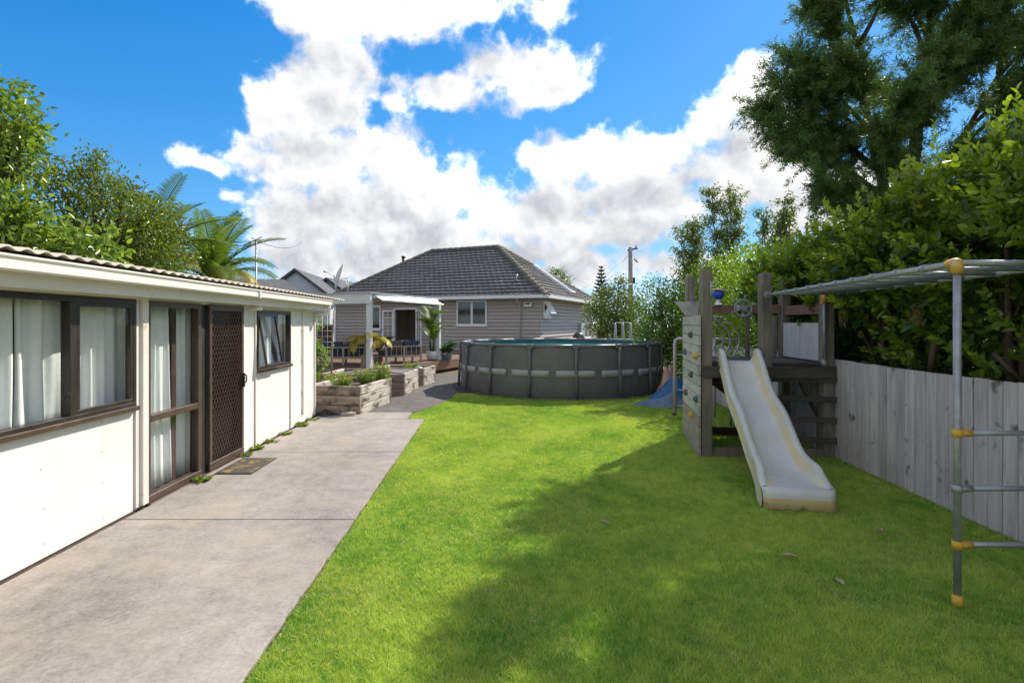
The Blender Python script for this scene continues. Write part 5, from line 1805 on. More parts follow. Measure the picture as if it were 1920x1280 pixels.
def near_hedge():
    g = np.random.default_rng(21)
    base = Vector((5.3, 5.5, 0))
    t = thing("broadleaf_hedge", "tall dark green broad-leaved hedge above the grey paling fence", "hedge", base)
    mb = MB()
    for i in range(26):
        y = 1.2 + i * .32 + g.uniform(-.1, .1)
        x = fx(y) + g.uniform(.35, .9)
        p = Vector((x, y, 0))
        q = Vector((x + g.uniform(-.25, .35), y + g.uniform(-.3, .3), ztop(y) - .25))
        m = p.lerp(q, .45) + Vector((g.uniform(-.12, .12), g.uniform(-.12, .12), 0))
        r0 = g.uniform(.022, .055)
        mb.tube([p, p.lerp(m, .5), m, m.lerp(q, .5), q], [r0, r0 * .9, r0 * .75, r0 * .5, r0 * .2], 7)
        for b in range(5):
            s = g.uniform(.3, .9)
            a = p.lerp(q, s)
            e = a + Vector((g.uniform(-.55, .25), g.uniform(-.45, .45), g.uniform(.15, .6)))
            mb.tube([a, a.lerp(e, .5) + Vector((0, 0, .04)), e], [r0 * .35, r0 * .25, .004], 5)
    # the two thick trunks that show beside the near pipe leg
    for (a, b, c, d, r0) in (((5.0, 4.95, .8), (5.03, 5.0, 1.6), (5.2, 5.05, 2.2), (5.25, 5.3, 3.1), .075), ((5.35, 5.2, .8), (5.5, 5.1, 1.7), (5.6, 5.2, 2.3), (5.7, 5.3, 3.2), .055)):
        mb.tube([a, b, c, d], [r0, r0 * .9, r0 * .75, r0 * .4], 9)
    for (a, b, r0) in (((4.75, 6.2, 1.25), (4.62, 6.35, 1.52), .022), ((4.72, 4.75, 1.25), (4.62, 4.9, 1.48), .022), ((4.6, 5.6, 1.2), (4.66, 5.55, 1.75), .03)):
        mb.tube([a, b], r0, 8)
    mb.build("stems", HEDGE_STEM, t)
    pos, dr, tint, sz = [], [], [], []
    # leafy shoots
    for i in range(3400):
        y = g.uniform(1.0, 9.6)
        top = ztop(y)
        f = g.random()
        if f < .36:                       # crest and spikes
            x = fx(y) + g.uniform(.1, 1.7)
            z = top - g.uniform(.05, .55) - .12 * abs(x - fx(y) - .8)
            d = Vector((g.normal(0, .3) - .1, g.normal(0, .3), 1))
            ln = g.uniform(.25, .62) if g.random() < .8 else g.uniform(.5, .78)
        elif f < .90:                     # face towards the lawn
            z = g.uniform(1.15, top) if g.random() < .35 else g.uniform(1.9, top)
            hole = math.sin(2.7 * y + 1.3 * z) * math.sin(3.4 * z + .9 * y) + .6 * math.sin(6.1 * y - 2.0 * z) * math.sin(5.2 * z + 1.7)
            if hole < -.30:
                continue
            bulge = .32 * math.sin(math.pi * min(1, max(0, (z - 1.0) / (top - .9))))
            x = fx(y) + .30 - bulge * (1 + .5 * hole) + g.uniform(-.12, .28) + (.12 if z < 1.9 else 0)
            d = Vector((g.normal(-.55, .35), g.normal(-.1, .45), g.uniform(.1, .9)))
            ln = g.uniform(.2, .45)
        else:                             # inside
            z = g.uniform(1.1, top - .3)
            x = fx(y) + g.uniform(.3, 1.5)
            d = Vector((g.normal(0, .5), g.normal(0, .5), .6))
            ln = g.uniform(.2, .45)
        d.normalize()
        n = int(ln / .028) + 4
        tb = g.normal(0, .14)
        a0_ = g.uniform(0, 6.28)
        u = d.cross(Vector((.3, .2, 1))).normalized()
        v = d.cross(u)
        p = Vector((x, y, z))
        for j in range(n):
            s = j / n
            an = a0_ + j * 2.4
            pos.append(p + d * ln * s)
            o_ = (u * math.cos(an) + v * math.sin(an)) * (1.05 - .5 * s) + d * (.35 + .8 * s)
            dr.append(o_)
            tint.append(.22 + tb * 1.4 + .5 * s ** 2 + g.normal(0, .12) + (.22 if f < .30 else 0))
            sz.append((1.05 - .5 * s) * g.uniform(.6, 1.2))
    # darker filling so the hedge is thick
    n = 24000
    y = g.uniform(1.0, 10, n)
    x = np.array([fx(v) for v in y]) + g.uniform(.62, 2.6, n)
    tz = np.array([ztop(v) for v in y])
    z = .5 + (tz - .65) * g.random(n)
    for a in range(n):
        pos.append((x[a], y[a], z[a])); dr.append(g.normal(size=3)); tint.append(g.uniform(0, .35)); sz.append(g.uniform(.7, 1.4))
    pos, dr = np.array([tuple(p) for p in pos]), np.array([tuple(d) for d in dr])
    tint = np.clip(np.array(tint), 0, .93)
    tint[g.random(len(tint)) < .006] = 1.0
    sz = np.array(sz)
    # the leaves that show largest stand on their own
    dist = np.linalg.norm(pos - np.array([0, 0, CAM_H]), axis=1)
    px = VX + FPX * pos[:, 0] / pos[:, 1]
    py = HY - FPX * (pos[:, 2] - CAM_H) / pos[:, 1]
    face = pos[:, 0] - np.array([fx(v) for v in pos[:, 1]])
    score = np.where((px < 1910) & (py > 120) & (face < .35) & (tint < .95), dist, 99)
    pick = np.argsort(score)[:300]
    keep = np.ones(len(pos), bool); keep[pick] = False
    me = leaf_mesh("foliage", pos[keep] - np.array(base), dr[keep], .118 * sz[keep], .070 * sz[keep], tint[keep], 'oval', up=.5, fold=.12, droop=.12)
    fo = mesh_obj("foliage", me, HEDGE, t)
    fo["kind"] = "stuff"
    lib = []
    for j in range(8):
        lib.append(leaf_mesh("leaf", np.zeros((1, 3)), np.array([[0, 1.0, 0]]), .118, .070, np.array([.25 + .085 * j]), 'oval', up=1.0, fold=.08 + .02 * j, droop=.06 + .02 * j))
    for a in pick:
        j = int(np.clip((tint[a] - .25) / .085, 0, 7))
        o = mesh_obj("leaf", lib[j], HEDGE, t)
        dv = Vector(dr[a]).normalized()
        ref = Vector(g.normal(size=3)) * .5 + Vector((0, 0, .5))
        sdv = dv.cross(ref).normalized()
        nv = sdv.cross(dv)
        o.matrix_local = Matrix.Translation(Vector(pos[a]) - base) @ Matrix((sdv, dv, nv)).transposed().to_4x4() @ Matrix.Scale(float(sz[a]), 4)
    # hanging dry seed heads
    DRY = mat("dry_seed", (.36, .28, .13), (.28, .20, .09), scale=9, rough=.9)
    for c, h in (((4.50, 5.62, 2.02), .26), ((4.56, 6.9, 1.92), .22)):
        mb = MB()
        for q in range(60):
            a, s = g.uniform(0, 6.28), g.random()
            r_ = .055 * (1 - .4 * s)
            b = Vector(c) + Vector((r_ * math.cos(a), r_ * math.sin(a), -h * s))
            mb.tube([Vector(c) + Vector((0, 0, -h * s * .9)), b], .004, 4)
            mb.tube([b, b + Vector((0, 0, -.025))], .006, 4)
        mb.build("seed_head", DRY, t)


near_hedge()

BRIGHT = leaf_mat("bright_leaf", (.11, .22, .02), (.34, .45, .04), (.45, .42, .05), trans=.42, rough=.38)
lob = [(5.3, 9.4, 2.1, .75, .9, 1.0), (5.5, 10.4, 2.3, .8, .9, 1.0), (5.6, 11.5, 2.35, .85, .9, 1.0), (5.6, 12.6, 2.35, .8, .9, 1.05), (5.6, 13.6, 2.2, .8, .8, 1.0),
       (5.2, 10.2, 1.2, .6, 1.2, .7), (5.3, 12.2, 1.2, .6, 1.4, .8), (5.5, 13.6, 1.1, .8, .8, .8)]
tree("bright_hedge", "sunlit yellow-green hedge behind the play tower's posts", "hedge", (5.5, 11.4, 0), lob, 1500, 16, .16, .085, .042, BRIGHT, 'diamond', 31, trunk=.05, up=.55)

# --- dark feathery tree, upper right
FEATHER = leaf_mat("feathery_leaf", (.050, .115, .036), (.15, .235, .058), (.24, .27, .07), trans=.34, rough=.5)


def feathery_tree():
    g = np.random.default_rng(5)
    base = Vector((8.3, 11.0, 0))
    t = thing("feathery_tree", "large dark feathery-leaved tree rising behind the hedge at upper right", "tree", base)
    mb = MB()
    trunk = [base, Vector((8.35, 11.0, 2.0)), Vector((8.6, 11.0, 4.0)), Vector((8.7, 10.9, 5.6)), Vector((8.9, 10.8, 7.6)), Vector((8.9, 10.7, 9.4))]
    mb.tube(trunk, [.19, .17, .145, .11, .07, .02], 10)
    mb.tube([Vector((8.5, 11, 3.3)), Vector((8.1, 10.9, 4.3)), Vector((7.6, 10.7, 5.6)), Vector((7.3, 10.6, 7.4))], [.11, .095, .065, .02], 8)
    mb.tube([Vector((8.6, 11, 4.0)), Vector((9.4, 10.8, 5.2)), Vector((10.2, 10.6, 6.9))], [.10, .07, .02], 8)
    ends = []
    tips = [((8.5, 11, 3.4), (6.2, 10.0, 4.35), 1.0), ((8.1, 10.9, 4.3), (5.5, 10.2, 5.35), 1.0), ((7.9, 10.8, 4.8), (5.15, 10.4, 6.0), 1.0), ((7.7, 10.7, 5.4), (5.6, 10.4, 6.45), 1.0),
            ((7.6, 10.7, 5.6), (6.0, 10.6, 7.0), 1.0), ((7.4, 10.6, 6.6), (6.2, 10.4, 7.9), 1.0), ((7.3, 10.6, 7.2), (6.7, 10.5, 8.9), 1.0), ((8.7, 10.9, 5.6), (7.9, 9.3, 6.4), 1.0),
            ((8.8, 10.9, 6.2), (8.3, 8.9, 7.6), 1.0), ((8.9, 10.8, 7.6), (8.0, 9.6, 9.0), 1.0), ((8.9, 10.7, 8.4), (9.6, 9.6, 9.8), 1.0), ((9.4, 10.8, 5.2), (9.6, 8.9, 5.9), 1.0),
            ((9.4, 10.8, 5.2), (11.2, 9.6, 5.9), 1.0), ((10.2, 10.6, 6.5), (11.4, 9.6, 7.6), 1.0), ((10.0, 10.6, 6.5), (10.2, 9.0, 7.5), 1.0), ((8.6, 11, 4.2), (7.0, 9.6, 5.2), 1.0),
            ((8.7, 10.9, 5.0), (7.2, 9.0, 5.9), 1.0), ((8.0, 10.9, 4.4), (6.6, 11.8, 5.5), 1.0), ((8.9, 10.8, 7.0), (7.2, 9.9, 8.2), 1.0), ((9.0, 10.7, 8.0), (8.9, 9.0, 8.6), 1.0),
            ((8.9, 10.9, 6.0), (8.8, 12.6, 7.2), 1.0), ((8.6, 11, 4.4), (9.3, 12.4, 5.4), 1.0), ((9.0, 10.9, 6.6), (10.2, 11.9, 8.0), 1.0), ((7.4, 10.6, 6.4), (7.0, 12.0, 7.2), 1.0),
            ((8.5, 11, 3.6), (6.9, 10.2, 3.95), .7), ((8.7, 11, 4.6), (9.0, 9.4, 4.9), .9), ((8.9, 10.8, 7.4), (7.6, 10.4, 9.3), 1), ((8.9, 10.7, 8.8), (8.6, 10.2, 10.6), 1), ((7.3, 10.6, 7.2), (7.6, 9.6, 8.4), 1), ((8.8, 10.9, 5.8), (8.9, 9.6, 6.6), 1), ((8.0, 10.8, 5.0), (7.7, 9.8, 5.6), 1), ((10.1, 10.6, 6.7), (9.6, 10.0, 8.6), 1), ((10.2, 10.6, 6.9), (11.2, 10.6, 9.0), 1), ((7.9, 10.8, 4.8), (6.4, 10.6, 5.6), 1), ((7.6, 10.7, 5.6), (6.6, 9.9, 6.6), 1), ((8.5, 11, 3.5), (7.4, 11.4, 4.4), 1), ((9.4, 10.8, 5.4), (10.3, 9.9, 6.4), 1), ((8.9, 10.8, 7.0), (9.5, 9.9, 7.7), 1), ((8.8, 10.9, 6.4), (9.3, 9.7, 6.9), 1), ((8.9, 10.8, 7.2), (8.3, 10.0, 8.0), 1), ((10.0, 10.6, 6.4), (10.9, 10.0, 7.4), 1)]
    pos, dr, tint = [], [], []
    for a, b, dens in tips:
        a, b = Vector(a), Vector(b)
        mid = a.lerp(b, .5) + Vector((0, 0, .18))
        limb(mb, a, mid, .05, .03, .05, 4)
        limb(mb, mid, b, .03, .008, .05, 4)
        for q in range(int(92 * dens * (.5 if b.z > 8.7 else 1.0))):
            s = g.uniform(.25, 1.05) ** .8
            p = (a.lerp(mid, s * 2) if s < .5 else mid.lerp(b, min(s, 1.0) * 2 - 1))
            d = Vector(g.normal(size=3)) * .6 + (b - a).normalized() * .5 + Vector((0, 0, .15))
            d.normalize()
            ln = g.uniform(.25, .85) * (1.1 - .35 * s)
            e = p + d * ln
            if q % 2 == 0:
                mb.tube([p, p.lerp(e, .5) + Vector((0, 0, .03)), e], [.008, .005, .002], 4, cap=False)
            tb = g.normal(0, .15)
            n = 112
            ss = g.uniform(.15, 1.05, n)
            pt = np.array(p)[None] + np.array(e - p)[None] * ss[:, None] + g.normal(0, .035, (n, 3))
            dd = np.array(d)[None] * .55 + g.normal(size=(n, 3)) * .62 + np.array([[0, 0, -.05]])
            pos.append(pt); dr.append(dd); tint.append(np.clip(.4 + tb + g.normal(0, .18, n), 0, .93))
    mb.build("trunk", BARK, t)
    pos, dr, tint = np.concatenate(pos), np.concatenate(dr), np.concatenate(tint)
    tint[g.random(len(tint)) < .004] = 1
    me = leaf_mesh("crown", pos - np.array(base), dr, .115 * g.uniform(.6, 1.2, len(pos)), .0165, tint, 'needle', up=.3)
    mesh_obj("crown", me, FEATHER, t)


feathery_tree()

# --- slender trees beyond the tower
SLIM = leaf_mat("slim_leaf", (.085, .135, .028), (.22, .28, .06), (.34, .33, .07), trans=.4, rough=.36)


def slim_tree(label, base, h, r, seed, n=150):
    g = np.random.default_rng(seed)
    base = Vector(base)
    t = thing("slender_tree", label, "tree", base, group="slender trees beyond the play tower")
    mb = MB()
    pos, dr, tint = [], [], []
    for k in range(3):
        a = k * 2.1 + g.uniform(0, 1)
        top = base + Vector((math.cos(a) * r * .45, math.sin(a) * r * .45, h * g.uniform(.85, 1.0)))
        limb(mb, base, top, .045, .008, .05, 7)
        for q in range(n // 3):
            s = g.uniform(.28, 1.0)
            p = base.lerp(top, s)
            an = g.uniform(0, 6.28)
            ln = r * g.uniform(.3, 1.0) * (1.15 - .75 * s)
            d = Vector((math.cos(an), math.sin(an), g.uniform(.2, 1.1))).normalized()
            e = p + d * ln
            mb.tube([p, p.lerp(e, .5) + Vector((0, 0, .05)), e], [.007, .005, .002], 4, cap=False)
            m = int(g.uniform(16, 34))
            ss = g.uniform(.25, 1.1, m)
            pos.append(np.array(p)[None] + np.array(e - p)[None] * ss[:, None] + g.normal(0, .05, (m, 3)))
            dr.append(np.array([[math.cos(an), math.sin(an), -.5]]) * .6 + g.normal(size=(m, 3)) * .6)
            tint.append(np.clip(.42 + g.normal(0, .15) + g.normal(0, .16, m), 0, .93))
    mb.build("trunk", BARKG, t)
    pos, dr, tint = np.concatenate(pos), np.concatenate(dr), np.concatenate(tint)
    tint[g.random(len(tint)) < .01] = 1
    me = leaf_mesh("crown", pos - np.array(base), dr, .085 * g.uniform(.7, 1.2, len(pos)), .036, tint, 'diamond', up=.35, droop=.1)
    mesh_obj("crown", me, SLIM, t)


slim_tree("tallest slender airy tree behind the play tower's front left post", (6.45, 14.6, 0), 5.75, .85, 41, 360)
slim_tree("shorter slender airy tree left of the tallest, nearest the pool", (5.75, 15.2, 0), 5.0, .8, 42, 330)
slim_tree("slender airy tree right of the tallest under the dark feathery tree", (7.2, 13.4, 0), 5.2, .7, 43, 300)
slim_tree("small slender airy tree half hidden behind the broad-leaved hedge", (7.6, 12.6, 0), 4.6, .6, 44, 200)

SHRUB = leaf_mat("shrub_leaf", (.075, .12, .028), (.20, .25, .06), (.42, .40, .12), trans=.4, rough=.36)
tree("round_shrub", "round leafy shrub between the house corner and the slender trees behind the pool", "shrub", (4.75, 20.0, 0),
     [(4.6, 20, 2.35, .95, .8, .75), (4.1, 20, 1.9, .6, .7, .6), (5.3, 20, 2.1, .7, .7, .8), (4.8, 20, 2.95, .45, .45, .5), (4.9, 20.1, 1.5, .9, .7, .5)],
     430, 15, .13, .09, .05, SHRUB, 'oval', 51, trunk=.06)
DEEP = leaf_mat("deep_leaf", (.055, .11, .02), (.15, .24, .04), (.30, .30, .06), trans=.35, rough=.35)
tree("dark_shrub", "dark green shrub standing at the right end of the pool", "shrub", (4.95, 14.9, 0),
     [(4.7, 14.9, .9, .7, .6, .9), (5.1, 15.0, 1.7, .8, .7, .8), (4.75, 15.2, 2.4, .55, .6, .7), (5.6, 15, 1.0, .8, .7, 1.0), (5.4, 15.2, 2.2, .7, .6, .7)],
     620, 16, .13, .085, .042, DEEP, 'diamond', 52, trunk=.06)
tree("back_shrub", "loose green shrub in the gap behind the pool ladder", "shrub", (5.6, 18.2, 0),
     [(5.2, 18.2, .8, .9, .6, .8), (6.0, 18.0, 1.4, .9, .7, 1.2), (5.2, 18.4, 1.6, .6, .6, .7), (6.2, 17.4, .8, .8, .8, .8)],
     430, 15, .15, .09, .045, DEEP, 'diamond', 53, trunk=.05)
# climber on the trellis
cb = thing("climbing_vine", "leafy green vine growing on the wire trellis beside the shed end", "vine", (-4.35, 13.08, .43))
MB().tube([(-4.35, 13.08, .43), (-4.4, 13.06, 1.1), (-4.3, 13.05, 1.9)], [.015, .012, .006], 6).tube([(-4.3, 13.08, .43), (-4.1, 13.06, .9), (-4.2, 13.05, 1.4)], [.012, .01, .005], 6).build("stem", BARK, cb)
me = crown_mesh("foliage", [(-4.45, 13.15, 1.75, .25, .12, .25), (-4.5, 13.15, 1.3, .2, .12, .35), (-4.3, 13.15, .95, .28, .12, .3), (-4.45, 13.15, .6, .25, .12, .18)], 90, 14, .06, .075, .045, 'oval', 61, base=(-4.35, 13.08, .43))
mesh_obj("foliage", me, BRIGHT, cb)

# --- trees behind the shed
BIGL = leaf_mat("big_leaf", (.085, .165, .022), (.27, .36, .06), (.42, .40, .07), trans=.40, rough=.34)
tree("large_leaved_tree", "bright large-leaved tree at the photo's left edge behind the shed roof", "tree", (-8.2, 8.6, 0),
     [(-7.45, 8.2, 4.75, .42, .5, .55), (-8.1, 8.4, 5.2, .75, .7, .7), (-7.5, 8.2, 4.2, .40, .5, .35), (-8.2, 8.2, 3.9, .7, .7, .6), (-7.3, 8.0, 3.15, .65, .7, .5), (-6.75, 8.1, 2.75, .6, .6, .5), (-7.8, 8.0, 2.9, 1.0, .7, .7), (-6.3, 8.2, 2.8, .55, .5, .45), (-7.1, 8.0, 3.5, .45, .5, .35)],
     760, 12, .12, .135, .06, BIGL, 'oval', 71, trunk=.12, hang=.35, up=.45, droop=.25)
OLIVE = leaf_mat("olive_leaf", (.085, .13, .018), (.22, .27, .035), (.34, .27, .05), trans=.36, rough=.34)
tree("dense_tree", "dense olive-green tree with upright shoots between the large-leaved tree and the palms", "tree", (-7.2, 10.2, 0),
     [(-7.9, 10.2, 3.9, .9, .8, .9), (-7.0, 10.2, 3.6, .9, .8, .9), (-6.5, 10.3, 3.1, .65, .7, .85), (-7.5, 10.0, 2.7, 1.0, .8, .8), (-6.55, 10.2, 2.4, .65, .7, .6), (-8.3, 10.2, 4.45, .35, .4, .45), (-7.6, 10.2, 4.55, .25, .3, .45), (-7.05, 10.2, 4.2, .22, .3, .4), (-6.6, 10.2, 3.8, .2, .25, .35)],
     1150, 15, .12, .085, .042, OLIVE, 'diamond', 72, trunk=.10)


def palm(label, base, h, n, L, seed, group, dead=()):
    random.seed(seed)
    t = thing("palm_tree", label, "palm", base, group=group)
    b = Vector(base)
    top = b + Vector((0, 0, h))
    mb = MB().tube([b, b.lerp(top, .5) + Vector((.03, 0, 0)), top, top + Vector((0, 0, .35))], [.13, .11, .10, .06], 10)
    mb.build("trunk", BARKG, t)
    for i in range(n):
        s = i / n
        frond(None, "frond", top + Vector((0, 0, .15 + .2 * (1 - s))), i * 2.4 + random.uniform(-.2, .2), L * random.uniform(.85, 1.1), random.uniform(.5, .8) + 1.15 * s, t, PALMG, nl=46, ll=.52, lw=.030,
              droop=.18 + .35 * s, tint=random.uniform(.2, .75), rise=1.5 - .75 * s, vee=.30)
    for a in dead:
        frond(None, "dry_frond", top + Vector((0, 0, .28)), a, L * .66, 1.9, t, PALMY, nl=36, ll=.42, lw=.034, droop=.85, tint=random.uniform(.1, .6), rise=1.0, vee=.1)
    return t


palm("feathery green palm with yellow dying fronds, left of two behind the shed", (-7.55, 11.8, 0), 2.75, 19, 2.1, 3, "palms behind the shed", dead=(-1.2, -.25, -2.1))
palm("feathery green palm with spreading fronds, right of two behind the shed", (-6.75, 13.0, 0), 2.5, 21, 1.95, 4, "palms behind the shed", dead=(-.9, -.2))
random.seed(11)

# ------------------------------------------------------------------ far things
# norfolk pine
np_ = thing("norfolk_pine", "distant tiered norfolk pine beyond the house beside the power pole", "tree", (17.0, 82, 0))
mb = MB().tube([(17.0, 82, 0), (17.0, 82, 10.6)], [.35, .05], 8)
mb.build("trunk", BARK, np_)
mb = MB()
gP = random.Random(3)
for i in range(15):
    z = 2.5 + i * .56
    r_ = 2.6 * (1 - (z - 1.5) / 9.6) + .15
    for j in range(9):
        a = j * .7 + i * .37
        d = Vector((math.cos(a), math.sin(a), .32))
        c0 = Vector((17, 82, z))
        e = c0 + d * r_
        mb.tube([c0, c0.lerp(e, .5) + Vector((0, 0, -.08)), e], [.10, .12, .03], 4)
        for q in range(5):
            p = c0.lerp(e, .35 + .15 * q)
            s = Vector((-d.y, d.x, .2)) * r_ * .16
            mb.tube([p - s, p, p + s], [.02, .07, .02], 4)
mb.build("crown", mat("pine_dark", (.022, .045, .022), (.03, .06, .03), scale=3, rough=.8), np_)
tree("far_tree", "small dark tree top showing just behind the house roof ridge", "tree", (5.5, 44, 0), [(5.3, 44, 5.4, .8, .8, .9), (5.9, 44, 4.9, .7, .7, .8)], 160, 12, .2, .16, .1, DEEP, 'diamond', 81, trunk=.15)

pole = thing("power_pole", "grey concrete power pole beyond the house with crossarm hardware", "power pole", (11.8, 45, 0))
MB().tube([(11.8, 45, 0), (11.8, 45, 8.15)], [.22, .17], 10).build("shaft", mat("pole_grey", (.30, .28, .26), (.24, .22, .20), scale=3, rough=.85), pole)
MB().beam((11.55, 45, 7.9), (12.35, 44.8, 8.05), .1, .12).tube([(12.2, 44.8, 8.05), (12.2, 44.8, 8.3)], .05, 6).tube([(12.1, 45, 7.2), (12.4, 45, 6.9)], .06, 6).build("crossarm", BLACK, pole)
MB().box(11.98, 12.15, 44.85, 45.0, 5.1, 5.6).build("fuse_box", BLACK, pole)


def wire(label, a, b, sag, r_=.012, grp="overhead wires"):
    a, b = Vector(a), Vector(b)
    pts = [a.lerp(b, i / 14) - Vector((0, 0, sag * 4 * (i / 14) * (1 - i / 14))) for i in range(15)]
    single(MB().tube(pts, r_, 5), "overhead_wire", BLACK, label, "wire", tuple(a), group=grp)


wire("upper thin wire from the power pole down to the house roof", (11.7, 45, 7.8), HM @ Vector((.3, 9.0, 3.6)), .35)
wire("lower thin wire from the power pole sloping past the norfolk pine", (11.7, 45, 7.5), HM @ Vector((-2.5, 9.6, 3.2)), .5)
wire("thin wire from the power pole to the right behind the slender trees", (12.3, 44.9, 7.9), (24, 48, 6.6), .3)
wire("upper thin wire reaching right from the shed aerial", (-5.85, 13.3, 3.80), (-12, 34, 7.0), .3, .010)
wire("upper thin wire running left from the shed aerial through the palm fronds", (-5.85, 13.3, 3.80), (-12.5, 15.2, 4.2), .1, .007)
wire("lower thin wire running left from the shed aerial through the palm fronds", (-5.85, 13.3, 3.70), (-12.5, 15.2, 4.05), .1, .007)
ant = thing("tall_antenna", "thin aerial mast with short arms standing at the right palm behind the shed", "antenna", (-5.85, 13.3, 0))
MB().tube([(-5.85, 13.3, 0), (-5.85, 13.3, 3.86)], .02, 8).build("mast", GALV, ant)
MB().tube([(-6.15, 13.3, 3.70), (-5.7, 13.3, 3.90)], .014, 6).tube([(-5.98, 13.3, 3.88), (-5.66, 13.3, 3.78)], .012, 6).tube([(-5.85, 13.1, 3.84), (-5.85, 13.5, 3.84)], .012, 6).build("arm", GALV, ant)


def far_house(label, c, w, d, h, rh, wall, roofm, rz=0.0, gable_front=True):
    t = thing("neighbour_house", label, "house", c, rz, local=True, group="neighbouring houses")
    MB().box(-w / 2, w / 2, -d / 2, d / 2, 0, h).build("wall", wall, t)
    o_ = .35
    if gable_front:
        MB().prism([(-w / 2, -d / 2, h), (w / 2, -d / 2, h), (0, -d / 2, h + rh)], (0, d, 0)).build("gable", wall, t)
        for sg in (-1, 1):
            a, b = Vector((0, 0, h + rh + .05)), Vector((sg * (w / 2 + o_), 0, h - o_ * rh / (w / 2) + .05))
            MB().add([a + Vector((0, -d / 2 - .3, 0)), b + Vector((0, -d / 2 - .3, 0)), b + Vector((0, d / 2 + .3, 0)), a + Vector((0, d / 2 + .3, 0)),
                      a + Vector((0, -d / 2 - .3, .2)), b + Vector((0, -d / 2 - .3, .2)), b + Vector((0, d / 2 + .3, .2)), a + Vector((0, d / 2 + .3, .2))],
                     [(0, 1, 2, 3), (7, 6, 5, 4), (0, 4, 5, 1), (1, 5, 6, 2), (2, 6, 7, 3), (3, 7, 4, 0)]).build("roof", roofm, t)
    else:
        MB().add([(-w / 2 - o_, -d / 2 - o_, h), (w / 2 + o_, -d / 2 - o_, h), (w / 2 + o_, d / 2 + o_, h), (-w / 2 - o_, d / 2 + o_, h), (-w / 4, 0, h + rh), (w / 4, 0, h + rh)],
                 [(0, 1, 5, 4), (1, 2, 5), (2, 3, 4, 5), (3, 0, 4), (3, 2, 1, 0)]).build("roof", roofm, t)
    w_ = MB().box(-.5, .5, -d / 2 - .05, -d / 2 + .02, h - 1.6, h - .4).build("window", HWHITE, t)
    MB().box(-.42, .42, -d / 2 - .06, -d / 2 - .05, h - 1.52, h - .48).build("pane", DGLASS, w_)
    return t


PALEW = mat("pale_wall", (.55, .57, .60), (.50, .52, .55), scale=2, rough=.7)
SLATE = mat("slate_roof", (.075, .08, .09), (.055, .06, .07), scale=3, rough=.8)
far_house("white gabled neighbour house with dark roof edge left of the satellite dish", (-13.6, 40, 0), 4.6, 7, 3.5, 1.75, PALEW, SLATE, R(4))
far_house("neighbour house with pale gable partly hidden by the main house roof", (-12.4, 46, 0), 3.4, 7, 4.0, 1.15, mat("blue_white_wall", (.62, .66, .72), (.58, .62, .68), scale=2, rough=.6), SLATE, R(-10))
far_house("low neighbour roof of dark tiles showing right of the palms", (-14.4, 33, 0), 6, 7, 2.9, 1.6, PALEW, TILE, R(20), False)
bf = thing("boundary_fence", "dark brown board fence with white gate post beyond the house corner", "fence", (6.6, 26.5, 0))
BRF = mat("brown_fence", (.085, .055, .045), (.065, .042, .035), scale=3, stretch=(6, 6, .5), rough=.9, rnd=.15)
for i in range(34):
    MB().box(5.3 + i * .15, 5.3 + i * .15 + .144, 26.5, 26.52, 0, 1.62).build("board", BRF, bf)
MB().box(5.82, 5.96, 26.36, 26.49, 0, 1.72).build("gate_post", HWHITE, bf)
MB().box(5.3, 10.4, 26.52, 26.56, .3, .4).build("rail", BRF, bf)
bg_l = thing("boundary_fence", "dark board fence behind the deck and trellis at far left", "fence", (-11, 24, 0))
for i in range(40):
    MB().box(-14 + i * .15, -14 + i * .15 + .144, 27.0, 27.02, 0, 1.7).build("board", BRF, bg_l)
MB().box(-14, -8, 27.02, 27.06, 1.2, 1.3).build("rail", BRF, bg_l)

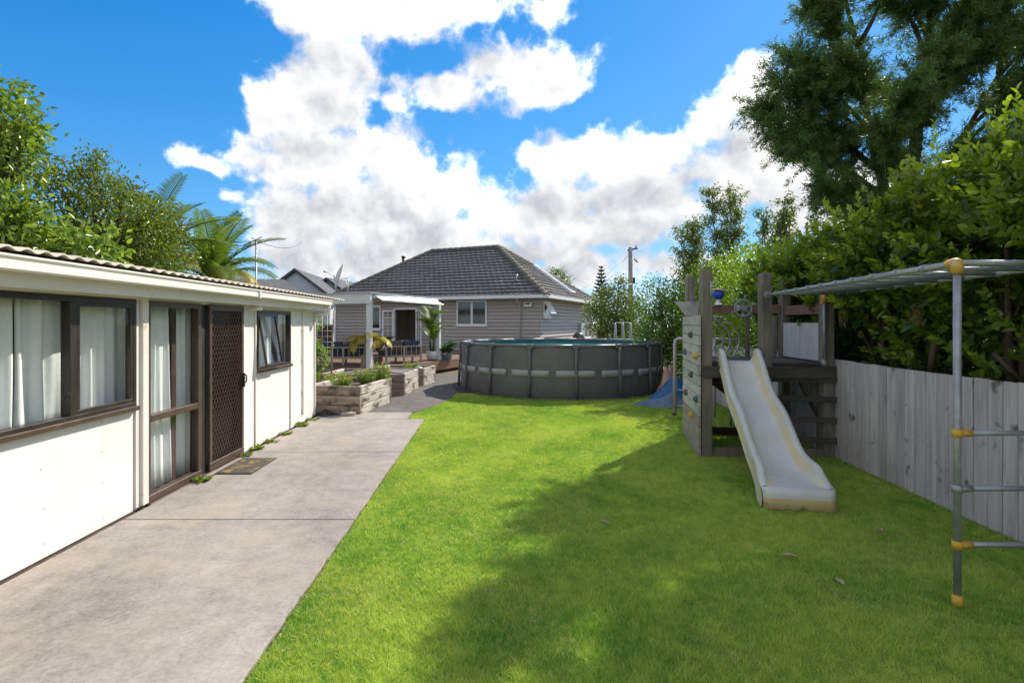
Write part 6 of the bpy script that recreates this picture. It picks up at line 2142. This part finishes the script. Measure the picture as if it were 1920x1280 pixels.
# ------------------------------------------------------------------ weeds and fallen leaves
WEED = leaf_mat("weed_leaf", (.12, .20, .03), (.28, .34, .07), (.45, .25, .08), trans=.35, ny=.9)
for i, (y_, n_, h_, sp, lb) in enumerate(((5.86, 16, .05, .10, "low weed with brown leaves below the glass panel's right end"), (7.30, 20, .045, .08, "largest grassy weed in the crack just past the security door"),
                                         (7.72, 12, .035, .09, "grassy weed below the left of the small window"), (8.30, 12, .03, .09, "grassy weed below the right of the small window"),
                                         (8.95, 24, .05, .10, "weed at the shed wall just before the conduit"), (6.95, 12, .035, .06, "small weed at the corner of the doormat by the wall"), (9.55, 10, .03, .10, "weed at the far corner of the shed wall"))):
    sprigs("wall_weed", lb, (-3.20, y_, .014), n_, h_, sp, leaf=.05, seed=90 + i, cat="weed", m=WEED, group="weeds along the shed wall")
FALL = mat("fallen_leaf", (.42, .33, .20), (.30, .21, .11), scale=20, rough=.8)
for i, (px_, py_, s_, lb) in enumerate(((1135, 986, .11, "pale dry leaf on the grass in the tree shade left of the slide foot"), (1640, 917, .12, "dry leaf on the grass between the slide and the fence"),
                                       (1480, 1050, .11, "dry curled leaf on the grass in front of the slide foot"), (1650, 1000, .08, "small dry leaf on the grass left of the pipe leg"),
                                       (1575, 1100, .10, "brown leaf on the grass nearest the pipe leg's foot"), (1385, 893, .06, "tiny dry leaf on the grass left of the slide"))):
    d_ = CAM_H * FPX / (py_ - HY)
    g_ = random.Random(i)
    a = g_.uniform(0, 6.28)
    mb = MB()
    def lf(u, v, s_=s_, a=a):
        l_ = (u - .5) * s_
        w_ = (v - .5) * s_ * .42 * math.sin(math.pi * min(max(u, .02), .98)) 
        return (l_ * math.cos(a) - w_ * math.sin(a), l_ * math.sin(a) + w_ * math.cos(a), .012 + 2.5 * w_ * w_ / s_ + .5 * l_ * l_ / s_ * .5)
    mb.grid(lf, 8, 4)
    o = single(mb, "fallen_leaf", FALL, lb, "leaf", (0, 0, 0), group="dry leaves on the lawn")
    o.location = ((px_ - VX) / FPX * d_, d_, .024)
